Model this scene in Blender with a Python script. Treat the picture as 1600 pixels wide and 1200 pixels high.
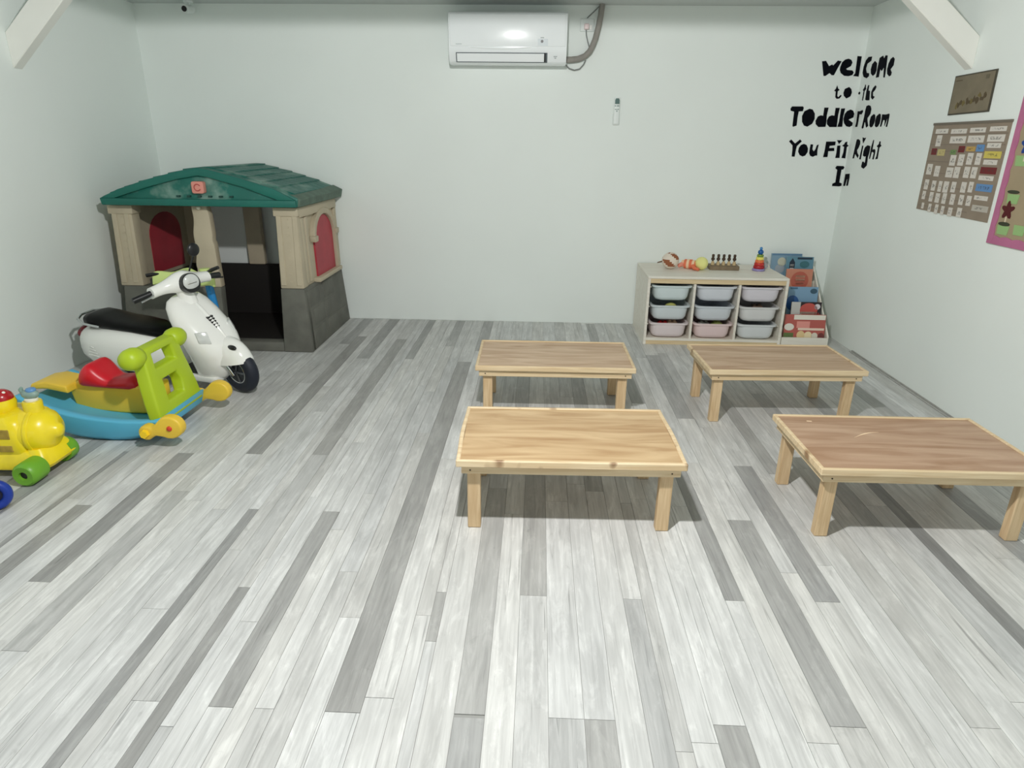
import bpy, bmesh, math, random
from mathutils import Vector, Matrix

for o in list(bpy.data.objects):
    bpy.data.objects.remove(o, do_unlink=True)
scene = bpy.context.scene
COL = scene.collection

# ---------------------------------------------------------------- camera
F_PX, YAW, PITCH, ROLL, CAM_H = 1018.99, 0.0371, 0.3537, 0.0118, 1.3529
cam_data = bpy.data.cameras.new('camera')
cam_data.sensor_fit = 'HORIZONTAL'
cam_data.sensor_width = 36.0
cam_data.lens = F_PX * 36.0 / 1600.0
cam_data.clip_start = 0.05
cam = bpy.data.objects.new('camera', cam_data)
COL.objects.link(cam)
fw = Vector((-math.sin(YAW) * math.cos(PITCH), math.cos(YAW) * math.cos(PITCH), -math.sin(PITCH)))
rt = Vector((math.cos(YAW), math.sin(YAW), 0.0))
up = rt.cross(fw)
r2 = rt * math.cos(ROLL) + up * math.sin(ROLL)
u2 = up * math.cos(ROLL) - rt * math.sin(ROLL)
cam.matrix_world = Matrix(((r2.x, u2.x, -fw.x, 0.0), (r2.y, u2.y, -fw.y, 0.0),
                           (r2.z, u2.z, -fw.z, CAM_H), (0, 0, 0, 1)))
scene.camera = cam

# ---------------------------------------------------------------- world, lights, exposure
world = bpy.data.worlds.new('world')
scene.world = world
world.use_nodes = True
world.node_tree.nodes['Background'].inputs[0].default_value = (0.8, 0.9, 1.0, 1)
world.node_tree.nodes['Background'].inputs[1].default_value = 0.3

scene.view_settings.view_transform = 'Standard'
scene.view_settings.look = 'None'
scene.view_settings.exposure = 0.0
scene.view_settings.gamma = 1.0
scene.view_settings.use_curve_mapping = False
scene.cycles.max_bounces = 12
scene.cycles.diffuse_bounces = 8


def lamp(name, kind, loc, energy, color, **kw):
    d = bpy.data.lights.new(name, kind)
    d.energy = energy
    d.color = color
    for k, v in kw.items():
        setattr(d, k, v)
    o = bpy.data.objects.new(name, d)
    o.location = loc
    COL.objects.link(o)
    return o


# the round ceiling lamp that throws the table shadows (it shines downwards)
lamp('ceiling_downlight', 'SPOT', (-0.15, 1.30, 2.17), 205.0, (1.0, 0.995, 0.975), shadow_soft_size=0.045, spot_size=math.pi, spot_blend=0.02)
# soft fill lamp added far behind the camera, no window there
fill_lamp = lamp('rear_fill', 'AREA', (-0.3, -5.4, 1.35), 24.0, (0.95, 1.0, 0.985), shape='RECTANGLE', size=4.4, size_y=1.6)
fill_lamp.rotation_euler = (math.radians(90), 0, 0)

XL, XR, YB, ZC, YF = -2.9026, 2.2338, 5.13, 2.25, -5.5


# ---------------------------------------------------------------- materials
def lin(c):
    r = []
    for v in c:
        v = v / 255.0
        r.append(v / 12.92 if v <= 0.04045 else ((v + 0.055) / 1.055) ** 2.4)
    return (r[0], r[1], r[2], 1.0)


MATS = {}


def mat(name, rgb=(200, 200, 200), rough=0.5, metal=0.0, var=0.0, vscale=8.0, bump=0.0, bscale=60.0,
        stretch=(1, 1, 1), coat=0.0, obj_color=False, dust=None, trans=0.0, sss=0.0, emit=0.0, rgb2=None):
    if name in MATS:
        return MATS[name]
    m = bpy.data.materials.new(name)
    m.use_nodes = True
    nt = m.node_tree
    b = nt.nodes['Principled BSDF']
    b.inputs['Roughness'].default_value = rough
    b.inputs['Metallic'].default_value = metal
    b.inputs['Coat Weight'].default_value = coat
    if trans:
        b.inputs['Transmission Weight'].default_value = trans
    if sss:
        b.inputs['Subsurface Weight'].default_value = sss
        b.inputs['Subsurface Radius'].default_value = (0.02, 0.02, 0.02)
    base = None
    if obj_color:
        oi = nt.nodes.new('ShaderNodeObjectInfo')
        base = oi.outputs['Color']
    co = nt.nodes.new('ShaderNodeTexCoord')
    mp = nt.nodes.new('ShaderNodeMapping')
    mp.inputs['Scale'].default_value = stretch
    nt.links.new(co.outputs['Object'], mp.inputs['Vector'])
    if var or rgb2:
        n = nt.nodes.new('ShaderNodeTexNoise')
        n.inputs['Scale'].default_value = vscale
        n.inputs['Detail'].default_value = 5.0
        nt.links.new(mp.outputs['Vector'], n.inputs['Vector'])
        mx = nt.nodes.new('ShaderNodeMix')
        mx.data_type = 'RGBA'
        ramp = nt.nodes.new('ShaderNodeMapRange')
        ramp.inputs['From Min'].default_value = 0.35
        ramp.inputs['From Max'].default_value = 0.65
        nt.links.new(n.outputs['Fac'], ramp.inputs['Value'])
        nt.links.new(ramp.outputs['Result'], mx.inputs['Factor'])
        if obj_color:
            mx.blend_type = 'MULTIPLY'
            nt.links.new(base, mx.inputs['A'])
            mx.inputs['B'].default_value = (1 - var, 1 - var, 1 - var, 1)
        else:
            a = lin(rgb)
            c2 = lin(rgb2) if rgb2 else tuple(v * (1 - var) for v in a[:3]) + (1,)
            mx.inputs['A'].default_value = a
            mx.inputs['B'].default_value = c2
        base = mx.outputs['Result']
    elif not obj_color:
        b.inputs['Base Color'].default_value = lin(rgb)
    if dust:
        n2 = nt.nodes.new('ShaderNodeTexNoise')
        n2.inputs['Scale'].default_value = dust[1]
        n2.inputs['Detail'].default_value = 6.0
        nt.links.new(mp.outputs['Vector'], n2.inputs['Vector'])
        r = nt.nodes.new('ShaderNodeMapRange')
        r.inputs['From Min'].default_value = 0.5
        r.inputs['From Max'].default_value = 0.72
        r.inputs['To Max'].default_value = dust[2]
        nt.links.new(n2.outputs['Fac'], r.inputs['Value'])
        mx2 = nt.nodes.new('ShaderNodeMix')
        mx2.data_type = 'RGBA'
        nt.links.new(r.outputs['Result'], mx2.inputs['Factor'])
        if base is None:
            mx2.inputs['A'].default_value = lin(rgb)
        else:
            nt.links.new(base, mx2.inputs['A'])
        mx2.inputs['B'].default_value = lin(dust[0])
        base = mx2.outputs['Result']
    if base is not None:
        nt.links.new(base, b.inputs['Base Color'])
    if bump:
        n3 = nt.nodes.new('ShaderNodeTexNoise')
        n3.inputs['Scale'].default_value = bscale
        n3.inputs['Detail'].default_value = 4.0
        nt.links.new(mp.outputs['Vector'], n3.inputs['Vector'])
        bp = nt.nodes.new('ShaderNodeBump')
        bp.inputs['Strength'].default_value = bump
        bp.inputs['Distance'].default_value = 0.005
        nt.links.new(n3.outputs['Fac'], bp.inputs['Height'])
        nt.links.new(bp.outputs['Normal'], b.inputs['Normal'])
    MATS[name] = m
    return m


def plank_material():
    m = bpy.data.materials.new('vinyl_plank')
    m.use_nodes = True
    nt = m.node_tree
    b = nt.nodes['Principled BSDF']
    b.inputs['Roughness'].default_value = 0.42
    b.inputs['Specular IOR Level'].default_value = 0.35
    oi = nt.nodes.new('ShaderNodeObjectInfo')
    geo = nt.nodes.new('ShaderNodeNewGeometry')
    add = nt.nodes.new('ShaderNodeVectorMath')
    add.operation = 'MULTIPLY_ADD'
    nt.links.new(oi.outputs['Random'], add.inputs[0])
    add.inputs[1].default_value = (37.0, 53.0, 11.0)
    nt.links.new(geo.outputs['Position'], add.inputs[2])

    def noise(scale, detail, lo, hi, tomin, tomax, dist=0.0, rough=0.5):
        mp = nt.nodes.new('ShaderNodeMapping')
        mp.inputs['Scale'].default_value = scale
        nt.links.new(add.outputs['Vector'], mp.inputs['Vector'])
        n = nt.nodes.new('ShaderNodeTexNoise')
        n.inputs['Scale'].default_value = 1.0
        n.inputs['Detail'].default_value = detail
        n.inputs['Roughness'].default_value = rough
        n.inputs['Distortion'].default_value = dist
        nt.links.new(mp.outputs['Vector'], n.inputs['Vector'])
        r = nt.nodes.new('ShaderNodeMapRange')
        r.inputs['From Min'].default_value = lo
        r.inputs['From Max'].default_value = hi
        r.inputs['To Min'].default_value = tomin
        r.inputs['To Max'].default_value = tomax
        nt.links.new(n.outputs['Fac'], r.inputs['Value'])
        return r.outputs['Result']

    grain = noise((55, 3.2, 1), 5, 0.3, 0.7, 0.80, 1.13, 0.8, 0.6)
    crack = noise((75, 2.2, 1), 2, 0.24, 0.335, 0.60, 1.0, 1.2)
    blot = noise((9, 4, 1), 3, 0.3, 0.7, 0.90, 1.08)
    flake = noise((26, 7, 1), 6, 0.52, 0.62, 1.0, 1.13, 0.6, 0.7)
    smudge = noise((16, 9, 1), 4, 0.66, 0.74, 1.0, 0.84, 0.8, 0.6)
    cur = oi.outputs['Color']
    for f in (grain, crack, blot, flake, smudge):
        v = nt.nodes.new('ShaderNodeVectorMath')
        v.operation = 'SCALE'
        nt.links.new(cur, v.inputs[0])
        nt.links.new(f, v.inputs['Scale'])
        cur = v.outputs['Vector']
    nt.links.new(cur, b.inputs['Base Color'])
    return m


def wood_material(name, rgb, rgb2, scale=(3, 40, 40), rough=0.55, obj_color=False, knots=False):
    m = bpy.data.materials.new(name)
    m.use_nodes = True
    nt = m.node_tree
    b = nt.nodes['Principled BSDF']
    b.inputs['Roughness'].default_value = rough
    co = nt.nodes.new('ShaderNodeTexCoord')
    oi = nt.nodes.new('ShaderNodeObjectInfo')
    add = nt.nodes.new('ShaderNodeVectorMath')
    add.operation = 'MULTIPLY_ADD'
    nt.links.new(oi.outputs['Random'], add.inputs[0])
    add.inputs[1].default_value = (13.0, 7.0, 5.0)
    nt.links.new(co.outputs['Object'], add.inputs[2])
    mp = nt.nodes.new('ShaderNodeMapping')
    mp.inputs['Scale'].default_value = scale
    nt.links.new(add.outputs['Vector'], mp.inputs['Vector'])
    n = nt.nodes.new('ShaderNodeTexNoise')
    n.inputs['Scale'].default_value = 1.0
    n.inputs['Detail'].default_value = 6.0
    n.inputs['Distortion'].default_value = 1.2
    nt.links.new(mp.outputs['Vector'], n.inputs['Vector'])
    r = nt.nodes.new('ShaderNodeMapRange')
    r.inputs['From Min'].default_value = 0.35
    r.inputs['From Max'].default_value = 0.72
    nt.links.new(n.outputs['Fac'], r.inputs['Value'])
    mx = nt.nodes.new('ShaderNodeMix')
    mx.data_type = 'RGBA'
    nt.links.new(r.outputs['Result'], mx.inputs['Factor'])
    if obj_color:
        mx.blend_type = 'MULTIPLY'
        nt.links.new(oi.outputs['Color'], mx.inputs['A'])
        mx.inputs['B'].default_value = lin(rgb2)
    else:
        mx.inputs['A'].default_value = lin(rgb)
        mx.inputs['B'].default_value = lin(rgb2)
    out = mx.outputs['Result']
    if knots:
        n2 = nt.nodes.new('ShaderNodeTexNoise')
        n2.inputs['Scale'].default_value = 9.0
        n2.inputs['Detail'].default_value = 1.0
        nt.links.new(add.outputs['Vector'], n2.inputs['Vector'])
        r3 = nt.nodes.new('ShaderNodeMapRange')
        r3.inputs['From Min'].default_value = 0.70
        r3.inputs['From Max'].default_value = 0.76
        r3.inputs['To Max'].default_value = 0.75
        nt.links.new(n2.outputs['Fac'], r3.inputs['Value'])
        mx3 = nt.nodes.new('ShaderNodeMix')
        mx3.data_type = 'RGBA'
        nt.links.new(r3.outputs['Result'], mx3.inputs['Factor'])
        nt.links.new(out, mx3.inputs['A'])
        mx3.inputs['B'].default_value = lin((120, 78, 40))
        out = mx3.outputs['Result']
    nt.links.new(out, b.inputs['Base Color'])
    return m


def card_material(name, rgb):
    """paper card with a line of illegible dark writing"""
    m = bpy.data.materials.new(name)
    m.use_nodes = True
    nt = m.node_tree
    b = nt.nodes['Principled BSDF']
    b.inputs['Roughness'].default_value = 0.6
    co = nt.nodes.new('ShaderNodeTexCoord')
    geo = nt.nodes.new('ShaderNodeNewGeometry')
    mp = nt.nodes.new('ShaderNodeMapping')
    mp.inputs['Scale'].default_value = (90, 90, 140)
    nt.links.new(geo.outputs['Position'], mp.inputs['Vector'])
    n = nt.nodes.new('ShaderNodeTexNoise')
    n.inputs['Scale'].default_value = 1.0
    n.inputs['Detail'].default_value = 2.0
    nt.links.new(mp.outputs['Vector'], n.inputs['Vector'])
    sep = nt.nodes.new('ShaderNodeSeparateXYZ')
    nt.links.new(co.outputs['Generated'], sep.inputs[0])

    def band(sock, half):
        s = nt.nodes.new('ShaderNodeMath')
        s.operation = 'SUBTRACT'
        nt.links.new(sock, s.inputs[0])
        s.inputs[1].default_value = 0.5
        a = nt.nodes.new('ShaderNodeMath')
        a.operation = 'ABSOLUTE'
        nt.links.new(s.outputs[0], a.inputs[0])
        lt = nt.nodes.new('ShaderNodeMath')
        lt.operation = 'LESS_THAN'
        nt.links.new(a.outputs[0], lt.inputs[0])
        lt.inputs[1].default_value = half
        return lt.outputs[0]

    gt = nt.nodes.new('ShaderNodeMath')
    gt.operation = 'GREATER_THAN'
    nt.links.new(n.outputs['Fac'], gt.inputs[0])
    gt.inputs[1].default_value = 0.53
    m1 = nt.nodes.new('ShaderNodeMath')
    m1.operation = 'MULTIPLY'
    nt.links.new(band(sep.outputs['Z'], 0.20), m1.inputs[0])
    nt.links.new(band(sep.outputs['Y'], 0.33), m1.inputs[1])
    m2 = nt.nodes.new('ShaderNodeMath')
    m2.operation = 'MULTIPLY'
    nt.links.new(m1.outputs[0], m2.inputs[0])
    nt.links.new(gt.outputs[0], m2.inputs[1])
    m3 = nt.nodes.new('ShaderNodeMath')
    m3.operation = 'MULTIPLY'
    nt.links.new(m2.outputs[0], m3.inputs[0])
    m3.inputs[1].default_value = 0.55
    mx = nt.nodes.new('ShaderNodeMix')
    mx.data_type = 'RGBA'
    nt.links.new(m3.outputs[0], mx.inputs['Factor'])
    mx.inputs['A'].default_value = lin(rgb)
    mx.inputs['B'].default_value = lin((50, 48, 48))
    nt.links.new(mx.outputs['Result'], b.inputs['Base Color'])
    return m


# ---------------------------------------------------------------- mesh helpers
class G:
    """collects shapes into one mesh"""

    def __init__(self, off=(0, 0, 0)):
        self.bm = bmesh.new()
        self.off = Vector(off)

    def _v(self, p):
        return self.bm.verts.new(Vector(p) - self.off)

    def box(self, x0, x1, y0, y1, z0, z1, M=None):
        c = [(x, y, z) for z in (z0, z1) for y in (y0, y1) for x in (x0, x1)]
        if M is not None:
            c = [M @ Vector(k) for k in c]
        v = [self._v(k) for k in c]
        for f in ((0, 2, 3, 1), (4, 5, 7, 6), (0, 1, 5, 4), (2, 6, 7, 3), (0, 4, 6, 2), (1, 3, 7, 5)):
            self.bm.faces.new([v[i] for i in f])
        return self

    def hexa(self, bottom, top):
        return self.loft([bottom, top])

    def loft(self, rings, cap=True, closed=False):
        R = [[self._v(p) for p in r] for r in rings]
        n = len(R[0])
        m = len(R)
        for i in range(m if closed else m - 1):
            a, b = R[i], R[(i + 1) % m]
            for j in range(n):
                try:
                    self.bm.faces.new((a[j], a[(j + 1) % n], b[(j + 1) % n], b[j]))
                except ValueError:
                    pass
        if cap and not closed:
            self.bm.faces.new(list(reversed(R[0])))
            self.bm.faces.new(R[-1])
        return self

    def frame(self, outer, holes, P0, P1):
        """flat outline with openings, given thickness; P0/P1 map (u, v) to the two faces"""
        bm = self.bm
        es = []
        for loop in [outer] + holes:
            vs = [self._v(P0(u, v)) for u, v in loop]
            es += [bm.edges.new((vs[i], vs[(i + 1) % len(vs)])) for i in range(len(vs))]
        r = bmesh.ops.triangle_fill(bm, use_beauty=True, use_dissolve=False, edges=es)
        fs = [f for f in r['geom'] if isinstance(f, bmesh.types.BMFace)]
        d = Vector(P1(0, 0)) - Vector(P0(0, 0))
        ex = bmesh.ops.extrude_face_region(bm, geom=fs, use_keep_orig=True)
        bmesh.ops.translate(bm, verts=[v for v in ex['geom'] if isinstance(v, bmesh.types.BMVert)], vec=d)
        return self

    def prism(self, poly, plane, a, b):
        """polygon in plane 'xz','yz','xy', pushed from a to b along the remaining axis"""
        def P(u, v, w):
            return {'xz': (u, w, v), 'yz': (w, u, v), 'xy': (u, v, w)}[plane]
        return self.loft([[P(u, v, a) for u, v in poly], [P(u, v, b) for u, v in poly]])

    def cyl(self, p0, p1, r0, r1=None, n=20, cap=True):
        if r1 is None:
            r1 = r0
        return self.tube([p0, p1], [r0, r1], n, cap)

    def tube(self, pts, r, n=12, cap=True):
        pts = [Vector(p) for p in pts]
        rs = r if isinstance(r, (list, tuple)) else [r] * len(pts)
        rings = []
        t0 = (pts[1] - pts[0]).normalized()
        u = t0.orthogonal().normalized()
        for i, p in enumerate(pts):
            if i == 0:
                t = t0
            elif i == len(pts) - 1:
                t = (pts[i] - pts[i - 1]).normalized()
            else:
                t = ((pts[i + 1] - p).normalized() + (p - pts[i - 1]).normalized()).normalized()
            u = (u - t * u.dot(t)).normalized()
            w = t.cross(u)
            rings.append([p + (u * math.cos(2 * math.pi * k / n) + w * math.sin(2 * math.pi * k / n)) * rs[i] for k in range(n)])
        return self.loft(rings, cap)

    def lathe(self, prof, c=(0, 0, 0), axis='z', n=28):
        c = Vector(c)
        rings = []
        for r, h in prof:
            ring = []
            for k in range(n):
                a = 2 * math.pi * k / n
                x, y = r * math.cos(a), r * math.sin(a)
                ring.append(c + Vector({'z': (x, y, h), 'y': (x, h, y), 'x': (h, x, y)}[axis]))
            rings.append(ring)
        return self.loft(rings)

    def ball(self, c, r, n=20, m=12):
        r = (r, r, r) if not isinstance(r, (tuple, list)) else r
        c = Vector(c)
        rings = []
        for i in range(m + 1):
            t = -math.pi / 2 + math.pi * i / m
            q = max(math.cos(t), 0.02)
            rings.append([c + Vector((r[0] * q * math.cos(2 * math.pi * k / n), r[1] * q * math.sin(2 * math.pi * k / n), r[2] * math.sin(t))) for k in range(n)])
        return self.loft(rings)

    def torus(self, c, R, r, axis='z', n=32, m=12, sq=1.0):
        c = Vector(c)
        rings = []
        for i in range(n):
            a = 2 * math.pi * i / n
            ring = []
            for k in range(m):
                b = 2 * math.pi * k / m
                d = R + r * math.cos(b)
                h = r * sq * math.sin(b)
                x, y = d * math.cos(a), d * math.sin(a)
                ring.append(c + Vector({'z': (x, y, h), 'y': (x, h, y), 'x': (h, x, y)}[axis]))
            rings.append(ring)
        return self.loft(rings, closed=True)

    def bevel(self, w, seg=2, ang=30):
        bm = self.bm
        bmesh.ops.recalc_face_normals(bm, faces=bm.faces)
        e = [k for k in bm.edges if len(k.link_faces) == 2 and k.calc_face_angle(0) > math.radians(ang)]
        if e:
            bmesh.ops.bevel(bm, geom=e, offset=w, segments=seg, affect='EDGES', clamp_overlap=True, profile=0.5)
        return self

    def done(self, name, material, parent=None, loc=None, rot=None, smooth=None, subsurf=0, color=None, label=None):
        bm = self.bm
        bmesh.ops.recalc_face_normals(bm, faces=bm.faces)
        me = bpy.data.meshes.new(name)
        bm.to_mesh(me)
        bm.free()
        if smooth is not None:
            me.shade_smooth()
            me.set_sharp_from_angle(angle=math.radians(smooth))
        me.materials.append(material)
        o = bpy.data.objects.new(name, me)
        COL.objects.link(o)
        if parent:
            o.parent = parent
        if loc:
            o.location = loc
        if rot:
            o.rotation_euler = rot
        if subsurf:
            s = o.modifiers.new('smooth', 'SUBSURF')
            s.levels = subsurf
            s.render_levels = subsurf
        if color:
            o.color = color
        if label:
            o['label'] = label
        return o


def tag(o, label, cat, group=None):
    o['label'] = label
    o['category'] = cat
    if group:
        o['group'] = group
    return o


def thing(name, label, cat, loc=(0, 0, 0), rz=0.0, group=None):
    o = bpy.data.objects.new(name, None)
    o.empty_display_size = 0.05
    COL.objects.link(o)
    o.location = loc
    o.rotation_euler = (0, 0, rz)
    return tag(o, label, cat, group)


def copy_tree(o, parent=None):
    c = o.copy()
    COL.objects.link(c)
    c.parent = parent
    for ch in [k for k in bpy.data.objects if k.parent == o]:
        copy_tree(ch, c)
    return c


def struct(o):
    o['kind'] = 'structure'
    return o


def rrect(hx, hy, r, z, n=4, cx=0.0, cy=0.0):
    pts = []
    for sx, sy, a0 in ((1, 1, 0), (-1, 1, 90), (-1, -1, 180), (1, -1, 270)):
        for k in range(n + 1):
            a = math.radians(a0 + 90.0 * k / n)
            pts.append((cx + sx * (hx - r) + r * math.cos(a), cy + sy * (hy - r) + r * math.sin(a), z))
    return pts


def selx(x, cy, cz, hw, hh, e=2.6, n=24):
    """super-ellipse ring across x"""
    out = []
    for k in range(n):
        a = 2 * math.pi * k / n
        c, s = math.cos(a), math.sin(a)
        out.append((x, cy + hw * math.copysign(abs(c) ** (2 / e), c), cz + hh * math.copysign(abs(s) ** (2 / e), s)))
    return out


def selz(z, cx, cy, hd, hw, e=2.6, n=24):
    out = []
    for k in range(n):
        a = 2 * math.pi * k / n
        c, s = math.cos(a), math.sin(a)
        out.append((cx + hd * math.copysign(abs(c) ** (2 / e), c), cy + hw * math.copysign(abs(s) ** (2 / e), s), z))
    return out


R = math.radians

# ================================================================ the room
M_WALL = mat('painted_wall', (236, 242, 239), 0.75, var=0.025, vscale=1.6, bump=0.05, bscale=25)
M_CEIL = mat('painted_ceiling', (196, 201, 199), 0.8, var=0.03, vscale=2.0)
M_BEAM = mat('painted_beam', (236, 236, 230), 0.6, var=0.03, vscale=6, bump=0.05)
M_SUB = mat('floor_joint', (150, 150, 147), 0.8)
M_PLANK = plank_material()

struct(G().box(XL - .1, XR + .1, YB, YB + .1, -.1, ZC + .1).done('wall_back', M_WALL))
struct(G().box(XL - .1, XL, YF, YB, -.1, ZC + .1).done('wall_left', M_WALL))
struct(G().box(XR, XR + .1, YF, YB, -.1, ZC + .1).done('wall_right', M_WALL))
struct(G().box(XL - .1, XR + .1, YF - .1, YF, -.1, ZC + .1).done('wall_front', mat('far_wall_low_bounce', (120, 116, 110), .8)))  # unseen wall, coloured dark to cut the light bounced back
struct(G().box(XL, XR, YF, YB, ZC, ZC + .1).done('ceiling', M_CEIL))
floor = struct(G().box(XL, XR, YF, YB, -.1, -.003).done('floor', M_SUB))

# diagonal timber braces from the side walls up to the ceiling
for n, s, xw in (('trim_1', 1, XL), ('trim_2', -1, XR)):
    g = G()
    z0, z1 = (1.707, 1.885) if s > 0 else (1.740, 1.893)
    k = 0.925 if s > 0 else 0.81
    poly = [(xw, z0), (xw + s * (ZC - z0) / k, ZC), (xw + s * (ZC - z1) / k, ZC), (xw, z1)]
    g.prism(poly, 'xz', 3.84, 3.91).bevel(.004, 1)
    struct(g.done(n, M_BEAM))
# loose edge of the vinyl turned up against the right wall
g = G()
for a, b in ((0.2, 1.8), (1.8, 3.1), (3.1, 4.5)):
    g.box(XR - .024, XR - .019, a, b - .004, 0, .004)
    g.box(XR - .006, XR, a, b - .004, 0, .010)
struct(g.done('baseboard_right', mat('vinyl_edge', (176, 176, 172), .6, var=.2, vscale=12)))

# floor planks: strip edges in x, dark boards as (strip centre, y0, y1, tone)
ED = [-2.9026, -2.83, -2.75, -2.67, -2.59, -2.51, -2.43, -2.35, -2.27, -2.19, -2.11, -2.03, -1.95, -1.885, -1.862,
      -1.79, -1.725, -1.63, -1.555, -1.48, -1.40, -1.32, -1.245, -1.19, -1.105, -1.065, -1.015, -.94, -.90, -.865,
      -.81, -.745, -.69, -.64, -.575, -.51, -.42, -.345, -.298, -.266, -.183, -.105, -.03, .055, .145, .222, .297, .356,
      .399, .465, .545, .62, .68, .755, .845, .905, .985, 1.04, 1.105, 1.18, 1.26, 1.34, 1.43, 1.485, 1.56, 1.64,
      1.72, 1.80, 1.88, 1.96, 2.04, 2.12, 2.18, 2.2338]
DARK = [(-1.28, 2.65, 4.60, .36), (-.97, 2.66, 4.55, .38), (-1.15, 4.08, 5.12, .37), (-.84, 4.09, 5.12, .38),
        (-.465, 1.24, 4.06, .36), (-.77, 1.24, 2.18, .37), (-1.085, .3, 2.18, .34), (-.92, .3, 1.71, .34),
        (-1.59, 1.70, 2.64, .33), (-1.75, .9, 2.17, .34), (-1.87, 1.2, 2.64, .34), (.65, 1.73, 2.9, .37),
        (.80, 1.26, 2.21, .40), (.945, 1.74, 2.67, .38), (1.46, .7, 2.6, .28), (.505, .3, 1.25, .38),
        (-.282, 1.5, 1.72, .42), (-.144, 1.25, 2.4, .45), (-.144, .3, 1.24, .40), (.0125, 1.72, 2.9, .44),
        (.10, .3, 1.25, .52), (.19, .3, 1.25, .44), (.33, .3, 1.72, .48), (1.07, 2.6, 3.9, .42), (1.30, 2.2, 3.6, .44),
        (1.6, 2.9, 4.4, .40), (1.76, 1.9, 3.0, .36), (1.92, 3.0, 4.6, .42), (-2.07, 2.0, 3.2, .40),
        (-1.36, 4.4, 5.12, .42), (-.38, 4.3, 5.12, .42), (-.61, 4.4, 5.12, .42), (.23, 2.4, 4.0, .42), (.43, 3.2, 5.1, .44),
        (-.06, 3.0, 4.6, .43), (.58, 3.4, 4.6, .42), (.80, 3.2, 4.3, .42), (-1.44, 1.4, 2.3, .50), (-2.23, 1.4, 2.4, .42)]
rnd = random.Random(11)
for i in range(len(ED) - 1):
    x0, x1 = ED[i], ED[i + 1]
    darks = sorted([d for d in DARK if x0 <= d[0] < x1], key=lambda d: d[1])
    segs = []
    y = YF
    for d in darks:
        if d[1] > y + .05:
            segs.append((y, d[1], None))
        segs.append((max(y, d[1]), d[2], d[3]))
        y = d[2]
    if y < YB - .02:
        segs.append((y, YB, None))
    fine = []
    for a, b, t in segs:
        if t is None:
            cur = a
            first = a <= YF + .01
            while b - cur > 1.8 and len(fine) < 4:
                step = (rnd.uniform(6.4, 8.0) if first else rnd.uniform(1.0, 1.7))
                first = False
                if b - (cur + step) < .35:
                    break
                fine.append((cur, cur + step, None))
                cur += step
            fine.append((cur, b, None))
        else:
            fine.append((a, b, t))
    for a, b, t in fine:
        if t is None:
            t = rnd.choice((.64, .66, .68, .72, .67, .60, .70))
            t *= rnd.uniform(.95, 1.05)
            t *= .84
        else:
            t *= .90
        w = rnd.uniform(-.012, .012)
        gp = .0006
        g = G()
        g.box(x0 + gp, x1 - gp, a + gp, b - gp, -.004, 0.0 - rnd.uniform(0, .0004))
        g.done('plank', M_PLANK, floor, color=(t * (1 + w * .6), t * 1.003, t * (.985 - w), 1))

# ================================================================ low tables
M_PINE = wood_material('pale_pine', (226, 205, 170), (204, 176, 136), (3, 45, 45), knots=True)
M_PINE_LEG = wood_material('pale_pine_leg', (216, 190, 152), (190, 158, 118), (45, 45, 4))
M_PLY = wood_material('plywood_top', (200, 160, 120), (208, 190, 172), (2.2, 16, 8), .42, obj_color=True)
M_NAIL = mat('nail_head', (70, 60, 52), .5, .6)
M_SCRATCH = mat('bare_scratch', (240, 214, 180), .7)


def low_table(label, cx, cy, rz, w, d, top_rgb, bow=0.0, h=.297):
    t = thing('low_table', label, 'table', (cx, cy, 0), rz, 'low wooden toddler tables')
    hw, hd = w / 2, d / 2
    G().box(-hw + .012, hw - .012, -hd + .012, hd - .012, h - .022, h - .005).done('table_top', M_PLY, t, color=lin(top_rgb))
    for s in (-1, 1):
        g = G()
        g.box(-hw, hw, s * hd - .0075 - s * .0075, s * hd + .0075 - s * .0075, h - .027, h).bevel(.003, 1)
        g.done('edge_strip', M_PINE, t)
    for s in (-1, 1):
        rings = []
        for k in range(9):
            y = -hd + .015 + (d - .03) * k / 8
            b = s * bow * math.sin(math.pi * k / 8) ** 2
            xo, xi = s * hw + b, s * (hw - .015) + b * .75
            rings.append([(xi, y, h - .027), (xo, y, h - .027), (xo, y, h), (xi, y, h)])
        G().loft(rings).bevel(.003, 1).done('edge_strip', M_PINE, t)
    for s in (-1, 1):
        ya, yb = s * (hd - .016), s * (hd - .034)
        G().box(-hw + .018, hw - .018, min(ya, yb), max(ya, yb), h - .060, h - .0275).bevel(.002, 1).done('apron_rail', M_PINE, t)
        xa, xb = s * (hw - .018), s * (hw - .036)
        G().box(min(xa, xb), max(xa, xb), -hd + .035, hd - .035, h - .060, h - .0275).bevel(.002, 1).done('apron_rail', M_PINE, t)
    for sx in (-1, 1):
        for sy in (-1, 1):
            x = sx * (hw - .018 - .019 - .024)
            y = sy * (hd - .0345 - .020)
            G().box(x - .024, x + .024, y - .018, y + .018, 0, h - .0225).bevel(.003, 1).done('leg', M_PINE_LEG, t)
    for sx in (-1, 1):
        G().cyl((sx * (hw - .05), -hd + .0165, h - .045), (sx * (hw - .05), -hd + .0145, h - .045), .003, n=8).done('nail', M_NAIL, t)
    return t


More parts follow.
